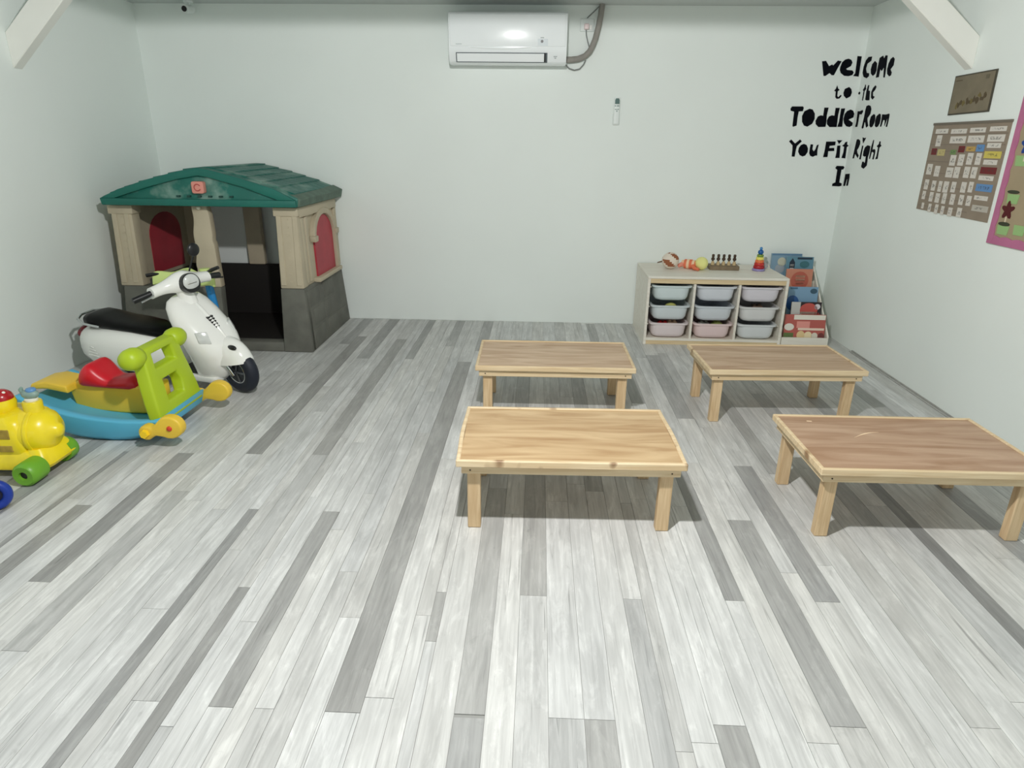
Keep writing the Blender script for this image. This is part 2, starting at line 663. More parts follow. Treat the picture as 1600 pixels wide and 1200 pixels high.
low_table('low wooden table with a bright golden top, front one of the middle pair', .132, 2.327, .022, .822, .512, (206, 178, 138), .006)
low_table('low wooden table with pale tan top standing behind the golden-topped table', .100, 3.350, .013, .812, .470, (208, 182, 154))
low_table('low wooden table in front of the storage unit, slightly turned, brown top', 1.268, 3.378, .045, .80, .462, (202, 174, 146))
t4 = low_table('low wooden table with a scratched reddish brown top, nearest the right wall', 1.415, 2.332, .012, .815, .498, (192, 160, 134))
sc = []
for k in range(9):
    a = k / 8
    sc.append((-.165 + .12 * a, .035 + .055 * math.sin(a * 1.6) + .0 * a))
poly = [(x, y + .004 * (1 - abs(2 * i / 8 - 1))) for i, (x, y) in enumerate(sc)] + [(x, y - .003 * (1 - abs(2 * i / 8 - 1)) - .0005) for i, (x, y) in reversed(list(enumerate(sc)))]
G().prism(poly, 'xy', .2919, .2925).done('scratch', M_SCRATCH, t4, label='pale curved scratch in the top')
G().prism([(-.29, .185), (-.27, .183), (-.268, .19), (-.288, .193)], 'xy', .2919, .2925).done('scratch', M_SCRATCH, t4, label='pale chip in the top')

# ================================================================ storage unit
M_WSTAIN = wood_material('white_stained_pine', (234, 230, 220), (222, 215, 202), (3, 30, 30))
M_RAIL = wood_material('bare_pine_rail', (222, 202, 165), (206, 182, 142), (3, 40, 40))
ux0, ux1, uy0, uy1, uh = .775, 1.748, 4.562, 5.115, .494
ur = thing('storage_unit', 'white stained wooden storage unit with nine plastic bins along the back wall', 'storage unit', ((ux0 + ux1) / 2, (uy0 + uy1) / 2, 0))
uo = ur.location
G(uo).box(ux0, ux1, uy0, uy1, uh - .018, uh).bevel(.003, 1).done('top_board', M_WSTAIN, ur)
for x in (ux0, ux1 - .018):
    G(uo).box(x, x + .018, uy0, uy1, 0, uh - .018).done('side_panel', M_WSTAIN, ur)
cw = (ux1 - ux0 - .036) / 3
for k in (1, 2):
    x = ux0 + .018 + cw * k
    G(uo).box(x - .008, x + .008, uy0 + .004, uy1, .048, uh - .052).done('divider', M_WSTAIN, ur)
G(uo).box(ux0 + .018, ux1 - .018, uy0 + .006, uy0 + .024, uh - .050, uh - .018).done('top_rail', M_RAIL, ur)
G(uo).box(ux0 + .018, ux1 - .018, uy0 + .004, uy1, .030, .048).done('bottom_board', M_WSTAIN, ur)
G(uo).box(ux0 + .018, ux1 - .018, uy0 + .008, uy0 + .022, 0, .030).done('plinth_rail', M_RAIL, ur)
G(uo).box(ux0 + .018, ux1 - .018, uy1 - .006, uy1, .048, uh - .018).done('back_panel', mat('storage_back', (120, 112, 100), .8), ur)
bin_levels = (.419, .278, .151)
for col in range(3):
    for z in bin_levels:
        xa = ux0 + .018 + cw * col + .008
        for x in (xa, xa + cw - .016):
            G(uo).box(x - .004 if x == xa else x - .004, x + .004, uy0 + .02, uy1 - .02, z - .007, z - .002).done('bin_runner', M_WSTAIN, ur)

M_BIN = mat('translucent_bin', (225, 228, 228), .28, obj_color=True, var=.03, vscale=6, sss=.25)
TINT = {(0, 0): (214, 226, 228), (1, 0): (218, 222, 230), (2, 0): (224, 220, 228), (0, 1): (212, 220, 224), (1, 1): (212, 218, 224),
        (2, 1): (222, 222, 222), (0, 2): (230, 218, 220), (1, 2): (236, 214, 214), (2, 2): (222, 226, 228)}
ROWN = ('top', 'middle', 'bottom')
COLN = ('left', 'middle', 'right')
proto = None
for col in range(3):
    for row in range(3):
        cx = ux0 + .018 + cw * (col + .5)
        z = bin_levels[row]
        lab = 'translucent white plastic bin, %s row, %s column of the storage unit' % (ROWN[row], COLN[col])
        if (col, row) == (1, 2):
            lab = 'pinkish translucent bin, bottom row, middle column of the storage unit'
        if proto is None:
            proto = thing('storage_bin', lab, 'bin', (cx, uy0, z), 0, 'translucent bins in the storage unit')
            cy = .26
            g = G()
            g.loft([rrect(.085, .225, .04, -.100, cy=cy), rrect(.108, .246, .045, -.092, cy=cy), rrect(.120, .256, .05, -.07, cy=cy),
                    rrect(.128, .262, .05, 0.0, cy=cy), rrect(.124, .258, .05, 0.0, cy=cy), rrect(.116, .252, .05, -.068, cy=cy),
                    rrect(.080, .22, .04, -.096, cy=cy)])
            g.done('bin_body', M_BIN, proto, smooth=50)
            g = G()
            g.loft([rrect(.126, .262, .05, -.006, cy=cy), rrect(.139, .268, .035, -.002, cy=cy), rrect(.141, .270, .035, .010, cy=cy), rrect(.124, .258, .05, .010, cy=cy), rrect(.124, .258, .05, -.006, cy=cy)], closed=True)
            g.done('bin_rim', M_BIN, proto, smooth=40)
            b = proto
        else:
            b = copy_tree(proto)
            b.location = (cx, uy0, z)
            tag(b, lab, 'bin', 'translucent bins in the storage unit')
        for ch in [k for k in bpy.data.objects if k.parent == b]:
            ch.color = lin(TINT[(col, row)])
# toys peeping out of the bins
CONT = [((0, 1), (.02, .10), (206, 204, 120), 'yellow green toy ball heaped in the left middle bin', 'ball'),
        ((0, 2), (-.03, .09), (190, 40, 40), 'red toy brick lying in the bottom left bin', 'brick'),
        ((0, 2), (.043, .12), (220, 190, 160), 'beige toy brick lying in the bottom left bin', 'brick'),
        ((1, 2), (.05, .10), (150, 160, 90), 'olive green toy ball in the pinkish bottom bin', 'ball'),
        ((1, 2), (-.04, .12), (170, 170, 165), 'grey toy brick in the pinkish bottom bin', 'brick'),
        ((2, 1), (.02, .14), (120, 96, 80), 'brown toy brick lying in the right middle bin', 'brick')]
for (col, row), (dx, dy), rgb, lab, kind in CONT:
    cx = ux0 + .018 + cw * (col + .5) + dx
    z = bin_levels[row]
    g = G()
    m = mat('bin_toy_%d_%d_%d' % rgb, rgb, .4)
    if kind == 'ball':
        g.ball((0, 0, 0), (.05, .05, .05), 16, 10)
        o = g.done('toy_ball', m, smooth=60, loc=(cx, uy0 + dy, z - .040))
        g2 = G().torus((0, 0, 0), .0495, .003, 'z', 24, 6).done('seam', mat('toy_seam', (110, 105, 60), .5), o, smooth=60)
        tag(o, lab, 'ball')
    else:
        o = g.box(-.035, .035, -.03, .03, -.087, -.002).bevel(.006, 2).done('toy_brick', m, smooth=40, loc=(cx, uy0 + dy, z - .005))
        for sx in (-.017, .017):
            G().cyl((sx, 0, -.002), (sx, 0, .008), .010, n=12).done('stud', m, o)
        tag(o, lab, 'toy brick')

# ---------------------------------------------------------------- toys on the storage unit
# patchwork ball
pr = thing('patchwork_ball', 'white and brown patchwork fabric ball on top of the storage unit', 'ball', (.975, 4.86, uh))
M_PW = mat('patch_white', (226, 214, 200), .9, bump=.2)
M_PB = mat('patch_brown', (150, 92, 62), .9, bump=.2)
pats = [[], []]
N, MM, RB = 24, 14, .062
gs = [G(), G()]
for i in range(MM):
    for k in range(N):
        a0, a1 = 2 * math.pi * k / N, 2 * math.pi * (k + 1) / N
        t0, t1 = -math.pi / 2 + math.pi * i / MM, -math.pi / 2 + math.pi * (i + 1) / MM
        P = lambda a, t: (RB * math.cos(t) * math.cos(a), RB * math.cos(t) * math.sin(a), RB + RB * .96 * math.sin(t))
        which = ((k + (i // 3) * 3 + (i % 3)) // 4 + i // 4) % 3 == 0
        g = gs[1 if which else 0]
        vs = [P(a0, t0), P(a1, t0), P(a1, t1), P(a0, t1)]
        if i == 0:
            vs = [P(0, -math.pi / 2), P(a1, t1), P(a0, t1)]
        if i == MM - 1:
            vs = [P(a0, t0), P(a1, t0), P(0, math.pi / 2)]
        g.bm.faces.new([g._v(v) for v in vs])
for g, m, nm in ((gs[0], M_PW, 'white_patches'), (gs[1], M_PB, 'brown_patches')):
    bmesh.ops.remove_doubles(g.bm, verts=g.bm.verts, dist=1e-5)
    g.done(nm, m, pr, smooth=60)
G().loft([[(-.058, -.006, .05), (-.058, .006, .05), (-.052, .006, .062), (-.052, -.006, .062)], [(-.095, -.002, .042), (-.095, .002, .042), (-.092, .003, .05), (-.092, -.003, .05)]]).done('fabric_tab', mat('tab_brown', (110, 86, 62), .9), pr)

# soft doll with a pale yellow head
dr = thing('soft_doll', 'orange and white striped soft doll with pale yellow head beside the patchwork ball', 'doll', (1.12, 4.88, uh), R(-25))
M_ST = mat('doll_cream', (238, 206, 170), .9, bump=.2)
M_OR = mat('doll_orange', (226, 122, 88), .9, bump=.2)
M_PK = mat('doll_pink', (232, 150, 130), .9, bump=.2)
for k in range(6):
    x0 = -.055 + k * .019
    rr = (.028, .034, .036, .035, .032, .026)[k]
    G().lathe([(.004, x0 - .001), (rr * .95, x0), (rr, x0 + .008), (rr * .97, x0 + .019), (.004, x0 + .020)], (0, 0, .036), 'x', 20).done('striped_body', M_OR if k % 2 else M_ST, dr, smooth=50)
G().ball((.088, 0, .048), .047, 20, 12).done('head', mat('doll_yellow', (232, 230, 150), .85, bump=.1), dr, smooth=60)
for s in (-1, 1):
    G().tube([(.03, s * .03, .03), (.05, s * .05, .016), (.085, s * .062, .012)], [.014, .013, .010], 10).done('arm', M_ST if s > 0 else M_OR, dr, smooth=60)
    G().tube([(-.045, s * .015, .036), (-.06, s * .028, .028), (-.075, s * .03, .018)], [.016, .015, .012], 10).done('leg', M_PK, dr, smooth=60)

# wooden peg toy
gr_ = thing('peg_toy', 'dark wooden peg toy with five pegs on a sloped block', 'toy', (1.372, 4.885, uh), R(-2))
M_WK = mat('walnut', (128, 110, 84), .55, var=.2, vscale=20)
M_WD = mat('dark_peg', (72, 52, 36), .5, var=.2, vscale=30)
M_WLT = mat('light_peg', (206, 182, 140), .6)
G().loft([[(-.105, -.045, 0), (.105, -.045, 0), (.105, .05, 0), (-.105, .05, 0)], [(-.108, -.04, .030), (.108, -.04, .030), (.108, .055, .034), (-.108, .055, .034)]]).bevel(.003, 1).done('base_block', M_WK, gr_)
for k in range(5):
    x = -.08 + k * .039
    G().lathe([(.012, .030), (.012, .052), (.007, .056), (.007, .060)], (x, 0, 0), 'z', 14).done('peg_cup', M_WLT, gr_, smooth=40)
    G().lathe([(.007, .052), (.007, .066), (.013, .067), (.013, .080), (.008, .084), (.010, .092), (.010, .106), (.004, .110)], (x, .006, 0), 'z', 14).done('peg', M_WD, gr_, smooth=40)

# rainbow stacking rings
sr = thing('stacking_toy', 'rainbow ring stacking tower with a blue top on the storage unit', 'toy', (1.622, 4.86, uh))
G().lathe([(.042, 0), (.046, .006), (.042, .016), (.020, .018)], n=28).done('base', mat('ring_violet', (150, 140, 190), .4), sr, smooth=40)
G().cyl((0, 0, .016), (0, 0, .12), .006).done('post', M_WLT, sr)
z = .016
for r, rgb, nm in ((.040, (170, 24, 40), 'red'), (.036, (196, 48, 44), 'scarlet'), (.032, (232, 120, 70), 'orange'), (.028, (238, 226, 110), 'yellow'), (.024, (120, 150, 60), 'green')):
    h = .021 if nm != 'green' else .018
    G().lathe([(.007, z), (r * .9, z + .001), (r, z + h * .5), (r * .9, z + h), (.007, z + h)], n=26).done('ring', mat('ring_' + nm, rgb, .4), sr, smooth=50)
    z += h
M_TB = mat('ring_blue', (24, 92, 160), .35)
G().ball((0, 0, z + .017), (.020, .020, .019), 18, 10).done('blue_ball', M_TB, sr, smooth=60)
G().ball((0, 0, z + .043), .011, 14, 8).done('tip', mat('ring_sky', (70, 140, 200), .35), sr, smooth=60)
# small grey disc behind the tower
G().lathe([(.003, 0), (.026, .001), (.028, .006), (.026, .011), (.003, .012)], (0, 0, .028), 'y', 24).done('grey_disc', mat('disc_grey', (160, 162, 165), .5), None, (1.672, 4.89, uh), smooth=40)
tag(bpy.data.objects['grey_disc'], 'small grey disc standing just right of the stacking tower', 'toy disc')

# ---------------------------------------------------------------- book rack and books
rr_ = thing('book_rack', 'white stepped book display rack between the storage unit and right wall', 'book rack', (1.93, 4.86, 0))
ro = rr_.location
rx0, rx1 = 1.756, 2.102
side = [(4.600, 0), (5.10, 0), (5.10, .50), (5.05, .50), (4.600, .075)]
for x in (rx0, rx1 - .012):
    G(ro).prism(side, 'yz', x, x + .012).bevel(.002, 1).done('side_panel', M_WSTAIN, rr_)
G(ro).box(rx0 + .012, rx1 - .012, 4.600, 4.612, 0, .062).done('front_lip', M_WSTAIN, rr_)
G(ro).box(rx0 + .012, rx1 - .012, 5.088, 5.10, 0, .50).done('back_panel', M_WSTAIN, rr_)
tiers = [(4.612, .020), (4.705, .082), (4.80, .165), (4.895, .27), (4.985, .385)]
for k, (y, z) in enumerate(tiers):
    G(ro).box(rx0 + .012, rx1 - .012, y, y + .10, z - .010, z).done('shelf', M_WSTAIN, rr_)
    if k:
        G(ro).box(rx0 + .012, rx1 - .012, y - .008, y, z - .045, z + .018).done('shelf_lip', M_WSTAIN, rr_)

M_PAGE = mat('book_pages', (236, 230, 214), .8)


def book(label, x, y, z, w, h, rgb, tilt=12, th=.014, rz=0, prints=()):
    """a book leaning back on a tier; prints: (u0,u1,v0,v1,rgb) flat areas of the cover picture in 0..1"""
    b = thing('picture_book', label, 'book', (x, y, z), R(rz), 'picture books in the display rack')
    b.rotation_euler = (R(-tilt), 0, R(rz))
    G().box(-w / 2, w / 2, 0, .0015, 0, h).done('front_cover', mat('cover_%d_%d_%d' % rgb, rgb, .35), b)
    G().box(-w / 2, w / 2, th - .0015, th, 0, h).done('back_cover', mat('cover_%d_%d_%d' % rgb, rgb, .35), b)
    G().box(-w / 2 + .003, w / 2 - .003, .0016, th - .0016, .003, h - .003).done('pages', M_PAGE, b)
    for poly, prgb in prints:
        G().prism([(-w / 2 + u * w, v * h) for u, v in poly], 'xz', -.0008, 0).done('cover_print', mat('print_%d_%d_%d' % prgb, prgb, .35), b)
    return b


def ell(cu, cv, ru, rv, n=16):
    return [(cu + ru * math.cos(2 * math.pi * k / n), cv + rv * math.sin(2 * math.pi * k / n)) for k in range(n)]


def rct(u0, u1, v0, v1):
    return [(u0, v0), (u1, v0), (u1, v1), (u0, v1)]


book('pale blue picture book on the highest tier of the book rack', 1.884, 5.022, .390, .228, .205, (126, 156, 178), 8, prints=(
    (ell(.35, .70, .14, .16), (196, 196, 178)), (ell(.30, .45, .16, .16), (160, 170, 180)), ([(.55, .35), (.95, .35), (.75, .85)], (150, 160, 190)),
    (rct(.02, .98, .93, .99), (90, 128, 160)), (ell(.55, .65, .05, .1), (220, 220, 210))))
book('teal picture book with a penguin shape behind the orange book', 1.975, 5.000, .390, .20, .185, (96, 140, 160), 6, prints=(
    ([(.12, .55), (.32, .55), (.32, .78), (.22, .95), (.12, .78)], (28, 42, 60)), (rct(.15, .29, .5, .7), (222, 224, 224)), (ell(.68, .7, .18, .14), (60, 110, 120)), (rct(.4, .95, .9, .98), (30, 50, 70))))
book('orange picture book with pale lettering panel on the second highest tier', 1.954, 4.905, .275, .192, .225, (200, 132, 108), 8, prints=(
    (ell(.52, .62, .34, .30), (182, 92, 74)), (rct(.36, .72, .72, .80), (238, 190, 160)), (rct(.36, .72, .60, .68), (238, 190, 160)), (rct(.38, .68, .48, .56), (238, 190, 160)),
    (ell(.55, .16, .2, .14), (120, 44, 34)), (rct(.45, .65, .06, .16), (226, 200, 170))))
book('sky blue picture book with dark blue corner, middle tier of the rack', 1.965, 4.812, .170, .215, .215, (128, 164, 194), 8, prints=(
    (ell(.16, .45, .22, .26), (44, 90, 150)), (ell(.85, .86, .12, .09), (60, 90, 110)), (rct(.70, .98, .06, .24), (226, 230, 234)), (ell(.68, .2, .2, .10), (36, 60, 96)), (rct(.05, .3, .92, .98), (70, 110, 140))))
book('dark picture book with red and green round picture, second lowest tier', 1.966, 4.717, .088, .215, .205, (44, 34, 38), 8, prints=(
    (rct(0, .3, .1, 1.0), (200, 200, 196)), (ell(.58, .72, .30, .25), (196, 84, 76)), (rct(.32, .86, .52, .66), (216, 224, 204)), (ell(.58, .36, .28, .20), (72, 134, 70)),
    (ell(.88, .42, .14, .22), (130, 52, 46)), (ell(.86, .84, .10, .10), (222, 216, 222)), (ell(.2, .12, .25, .14), (184, 44, 40))))
book('red and cream picture book on the lowest tier behind the front lip', 1.935, 4.624, .022, .29, .20, (182, 92, 84), 8, prints=(
    (rct(.22, .99, .82, .99), (232, 226, 214)), (rct(.30, .62, .52, .76), (226, 150, 140)), (rct(.34, .98, .44, .52), (236, 214, 196)), (rct(0, .24, .0, .34), (96, 116, 66)),
    (ell(.12, .55, .12, .13), (230, 226, 216)), (ell(.42, .26, .10, .16), (226, 200, 150)), (ell(.60, .24, .10, .16), (236, 218, 180)), (ell(.76, .24, .08, .12), (222, 214, 200)), (ell(.92, .22, .08, .14), (120, 58, 56))))

LETTERS = [  # glyph, word, wall, outlines in metres on that wall (x or y, z)
    ('w', 'Welcome', 'b', [[(1.9461,1.9123),(1.9719,1.9155),(1.9991,1.8824),(2.0186,1.8931),(2.0266,1.8856),(2.0537,1.9175),(2.0792,1.9132),(2.0617,1.8738),(2.0424,1.8249),(2.0275,1.8248),(2.0102,1.8384),(1.9853,1.8199),(1.972,1.8198)]]),
    ('e', 'Welcome', 'b', [[(2.0776,1.8769),(2.0852,1.9072),(2.1019,1.9239),(2.1237,1.93),(2.1448,1.9226),(2.1551,1.9061),(2.1488,1.8835),(2.119,1.8666),(2.127,1.8591),(2.1638,1.8563),(2.1754,1.8442),(2.1693,1.8274),(2.1443,1.8196),(2.1141,1.8218),(2.0878,1.839),(2.0776,1.8587)]]),
    ('l', 'Welcome', 'b', [[(2.1828,1.9469),(2.211,1.9447),(2.2142,1.8171),(2.1764,1.8214),(2.1871,1.8382)]]),
    ('c', 'Welcome', 'r', [[(5.066,1.9343),(5.018,1.9318),(5.0192,1.9055),(5.0695,1.8931),(5.077,1.8609),(5.0553,1.8349),(5.0175,1.8284),(5.0132,1.8102),(5.0404,1.7999),(5.0884,1.8122),(5.1148,1.8404),(5.1159,1.8768),(5.0973,1.9169)]]),
    ('o', 'Welcome', 'r', [[(4.9616,1.8979),(4.9278,1.8813),(4.9155,1.8365),(4.9267,1.8157),(4.9535,1.8073),(4.9853,1.8225),(4.9992,1.8504),(4.9921,1.8821)]]),
    ('m', 'Welcome', 'r', [[(4.9005,1.91),(4.859,1.919),(4.8371,1.8973),(4.8232,1.9169),(4.7982,1.9127),(4.7831,1.807),(4.7819,1.7819),(4.7988,1.7842),(4.8158,1.847),(4.8391,1.8264),(4.8644,1.8403),(4.8666,1.7915),(4.9029,1.7911),(4.9037,1.8557)]]),
    ('e', 'Welcome', 'r', [[(4.7185,1.8954),(4.6959,1.8819),(4.6946,1.846),(4.7249,1.824),(4.7016,1.8051),(4.7038,1.7885),(4.7235,1.7841),(4.7557,1.8016),(4.7668,1.828),(4.7622,1.8612),(4.7455,1.8873)]]),
    ('t', 'to', 'b', [[(2.0773,1.7602),(2.0877,1.7392),(2.0991,1.7316),(2.0875,1.7222),(2.0895,1.6927),(2.0978,1.6834),(2.1132,1.6998),(2.1195,1.693),(2.1076,1.6757),(2.0896,1.6734),(2.0778,1.6833),(2.0744,1.7206),(2.0626,1.7251),(2.0727,1.7391)]]),
    ('o', 'to', 'b', [[(2.1621,1.7507),(2.1797,1.7369),(2.1871,1.7153),(2.1818,1.6904),(2.156,1.6761),(2.1362,1.6931),(2.1294,1.7117),(2.1345,1.7381)]]),
    ('dot', 'the', 'r', [[(5.1186,1.7206),(5.0981,1.7106),(5.1134,1.6998),(5.1363,1.71)]]),
    ('t', 'the', 'r', [[(5.0411,1.7599),(5.0346,1.7579),(5.0288,1.7393),(5.0182,1.731),(5.0378,1.7187),(5.0369,1.6576),(5.0472,1.6612),(5.0489,1.7195),(5.0627,1.7266),(5.0448,1.7435)]]),
    ('h', 'the', 'r', [[(4.9961,1.7534),(4.9825,1.7509),(4.9816,1.7194),(4.9567,1.7131),(4.9404,1.6551),(4.9683,1.6552),(4.975,1.6873),(4.9755,1.6556),(5.0007,1.6616),(5.0049,1.7165)]]),
    ('e', 'the', 'r', [[(4.8892,1.7432),(4.8733,1.7338),(4.8814,1.7168),(4.9084,1.7009),(4.8993,1.6795),(4.8724,1.6719),(4.8945,1.6569),(4.9207,1.6704),(4.9307,1.7054),(4.9165,1.7281)]]),
    ('T', 'Toddler', 'b', [[(1.7852,1.6211),(1.8627,1.6218),(1.8693,1.6124),(1.8661,1.5902),(1.8377,1.5884),(1.8356,1.5486),(1.8375,1.4942),(1.8133,1.486),(1.8089,1.4923),(1.8059,1.5865),(1.7812,1.5926),(1.7768,1.6052)]]),
    ('o', 'Toddler', 'b', [[(1.9106,1.6071),(1.9334,1.6019),(1.9531,1.5752),(1.9574,1.5402),(1.9458,1.5082),(1.9152,1.488),(1.8902,1.4948),(1.8725,1.5202),(1.8662,1.5585),(1.878,1.5903)]]),
    ('d', 'Toddler', 'b', [[(2.0137,1.6153),(2.043,1.6155),(2.0391,1.5665),(2.0441,1.5187),(2.0427,1.4883),(1.9937,1.4862),(1.9718,1.5052),(1.9663,1.5276),(1.9783,1.5564),(1.9972,1.5645),(2.0147,1.5615)]]),
    ('d', 'Toddler', 'b', [[(2.093,1.6144),(2.1215,1.6147),(2.1183,1.5672),(2.1226,1.4875),(2.0718,1.487),(2.0508,1.506),(2.0463,1.5315),(2.056,1.5571),(2.0748,1.5652),(2.0939,1.5622)]]),
    ('l', 'Toddler', 'b', [[(2.1324,1.6101),(2.159,1.6119),(2.156,1.5549),(2.1612,1.4895),(2.1274,1.4891),(2.1331,1.5228)]]),
    ('e', 'Toddler', 'b', [[(2.2074,1.6044),(2.2307,1.5968),(2.2444,1.5779),(2.2425,1.5525),(2.2047,1.5379),(2.216,1.5316),(2.2457,1.5175),(2.2443,1.4983),(2.2241,1.4885),(2.1962,1.493),(2.1721,1.5136),(2.1607,1.5422),(2.1643,1.574),(2.1806,1.5947)]]),
    ('r', 'Toddler', 'r', [[(5.0833,1.5917),(5.0494,1.5902),(5.012,1.5963),(5.0037,1.5852),(5.0184,1.5688),(5.0519,1.5701),(5.0486,1.5277),(5.0504,1.4885),(5.0803,1.4882),(5.0747,1.5191)]]),
    ('R', 'Room', 'r', [[(4.9636,1.6193),(4.9339,1.6235),(4.9049,1.6164),(4.8877,1.5976),(4.8887,1.566),(4.9193,1.5399),(4.9124,1.5236),(4.888,1.4909),(4.9098,1.4804),(4.9405,1.5153),(4.9513,1.5156),(4.9526,1.4808),(4.966,1.4741),(4.9772,1.4814),(4.9697,1.5462),(4.9689,1.5944)]]),
    ('o', 'Room', 'r', [[(4.8365,1.5635),(4.8159,1.5565),(4.8048,1.5338),(4.8075,1.507),(4.8235,1.4849),(4.8443,1.4797),(4.8659,1.4904),(4.8764,1.5225),(4.8688,1.5495)]]),
    ('o', 'Room', 'r', [[(4.7569,1.563),(4.7392,1.5558),(4.7298,1.5313),(4.7313,1.5027),(4.7476,1.4832),(4.7707,1.4792),(4.7886,1.4886),(4.798,1.5202),(4.7902,1.5488)]]),
    ('m', 'Room', 'r', [[(4.718,1.5571),(4.6668,1.5541),(4.6288,1.558),(4.6214,1.5512),(4.6204,1.5105),(4.623,1.4782),(4.6377,1.4796),(4.6343,1.527),(4.6419,1.5284),(4.6586,1.4844),(4.6659,1.5183),(4.6793,1.522),(4.6924,1.5191),(4.7027,1.481),(4.7154,1.4824),(4.7133,1.5176)]]),
    ('Y', 'You', 'b', [[(1.8142,1.4007),(1.846,1.3733),(1.8775,1.4014),(1.8916,1.3885),(1.8609,1.3555),(1.8584,1.3275),(1.8569,1.2829),(1.8359,1.2843),(1.8343,1.3272),(1.8302,1.36),(1.8008,1.3875)]]),
    ('o', 'You', 'b', [[(1.9098,1.3714),(1.9299,1.3644),(1.9433,1.3416),(1.9449,1.3153),(1.9315,1.292),(1.9136,1.2852),(1.8913,1.2949),(1.8772,1.3178),(1.8782,1.3442),(1.8904,1.364)]]),
    ('u', 'You', 'b', [[(1.9582,1.3696),(1.9756,1.3682),(1.976,1.3354),(1.9888,1.3208),(1.9983,1.3357),(2.0038,1.3636),(2.0157,1.3686),(2.0131,1.3293),(2.0176,1.293),(2.0038,1.2929),(1.9881,1.2834),(1.9679,1.2908),(1.958,1.3089),(1.9572,1.3451)]]),
    ('F', 'Fit', 'b', [[(2.0663,1.3888),(2.1328,1.3902),(2.1338,1.365),(2.0954,1.3597),(2.0946,1.345),(2.1302,1.347),(2.134,1.3257),(2.0915,1.3236),(2.0933,1.284),(2.0626,1.282),(2.0663,1.3299)]]),
    ('i', 'Fit', 'b', [[(2.1498,1.362),(2.1717,1.3638),(2.1804,1.2784),(2.1505,1.2781),(2.1527,1.3078)],[(2.1413,1.3994),(2.179,1.3991),(2.1596,1.3741)]]),
    ('t', 'Fit', 'b', [[(2.2054,1.3854),(2.2232,1.3905),(2.2252,1.371),(2.2413,1.363),(2.2268,1.353),(2.2309,1.2757),(2.1976,1.2786),(2.2058,1.3183),(2.2043,1.3544),(2.1847,1.3623),(2.201,1.3723)]]),
    ('R', 'Right', 'r', [[(5.0187,1.4036),(4.9969,1.4066),(4.9671,1.3972),(4.9587,1.3776),(4.9682,1.353),(4.9885,1.333),(4.9754,1.3158),(4.948,1.2988),(4.9554,1.2826),(4.9972,1.3055),(5.0088,1.3054),(5.0123,1.279),(5.0323,1.2773),(5.0302,1.3),(5.0235,1.3601)]]),
    ('i', 'Right', 'r', [[(4.9191,1.3642),(4.9046,1.363),(4.9059,1.2737),(4.9261,1.2745)],[(4.9335,1.4177),(4.9119,1.4127),(4.8852,1.4149),(4.9119,1.38),(4.9258,1.397)]]),
    ('g', 'Right', 'r', [[(4.8399,1.3661),(4.8011,1.3609),(4.7982,1.3252),(4.8072,1.2891),(4.802,1.2579),(4.8009,1.2361),(4.836,1.215),(4.8696,1.2217),(4.8765,1.2314),(4.8718,1.2598),(4.8552,1.2602),(4.8426,1.25),(4.8318,1.2571),(4.8346,1.2958),(4.8581,1.293),(4.8805,1.2999),(4.8836,1.3267),(4.8728,1.3534)]]),
    ('h', 'Right', 'r', [[(4.7719,1.4006),(4.7643,1.3987),(4.7619,1.3398),(4.7316,1.3424),(4.7188,1.3331),(4.7171,1.3144),(4.7198,1.2777),(4.7359,1.2786),(4.732,1.3189),(4.7533,1.3257),(4.7654,1.3232),(4.7737,1.2802),(4.7828,1.28),(4.7844,1.3491)]]),
    ('t', 'Right', 'r', [[(4.6831,1.3914),(4.67,1.3902),(4.6677,1.3729),(4.6488,1.3638),(4.6715,1.3521),(4.6674,1.2824),(4.6945,1.2794),(4.6855,1.3007),(4.6867,1.352),(4.7085,1.3613),(4.6839,1.3752)]]),
    ('I', 'In', 'b', [[(2.1714,1.2235),(2.22,1.2224),(2.228,1.2125),(2.2208,1.199),(2.2091,1.1972),(2.2092,1.1586),(2.2097,1.1079),(2.2283,1.1014),(2.2297,1.0844),(2.2147,1.0802),(2.162,1.0818),(2.1625,1.0988),(2.1819,1.1076),(2.18,1.1952),(2.163,1.2084)]]),
    ('n', 'In', 'r', [[(5.1001,1.1685),(5.0351,1.1735),(5.0276,1.1468),(5.0307,1.0901),(5.0539,1.0888),(5.0535,1.1339),(5.0651,1.1333),(5.0767,1.0858),(5.101,1.086),(5.1009,1.1366)]]),
]
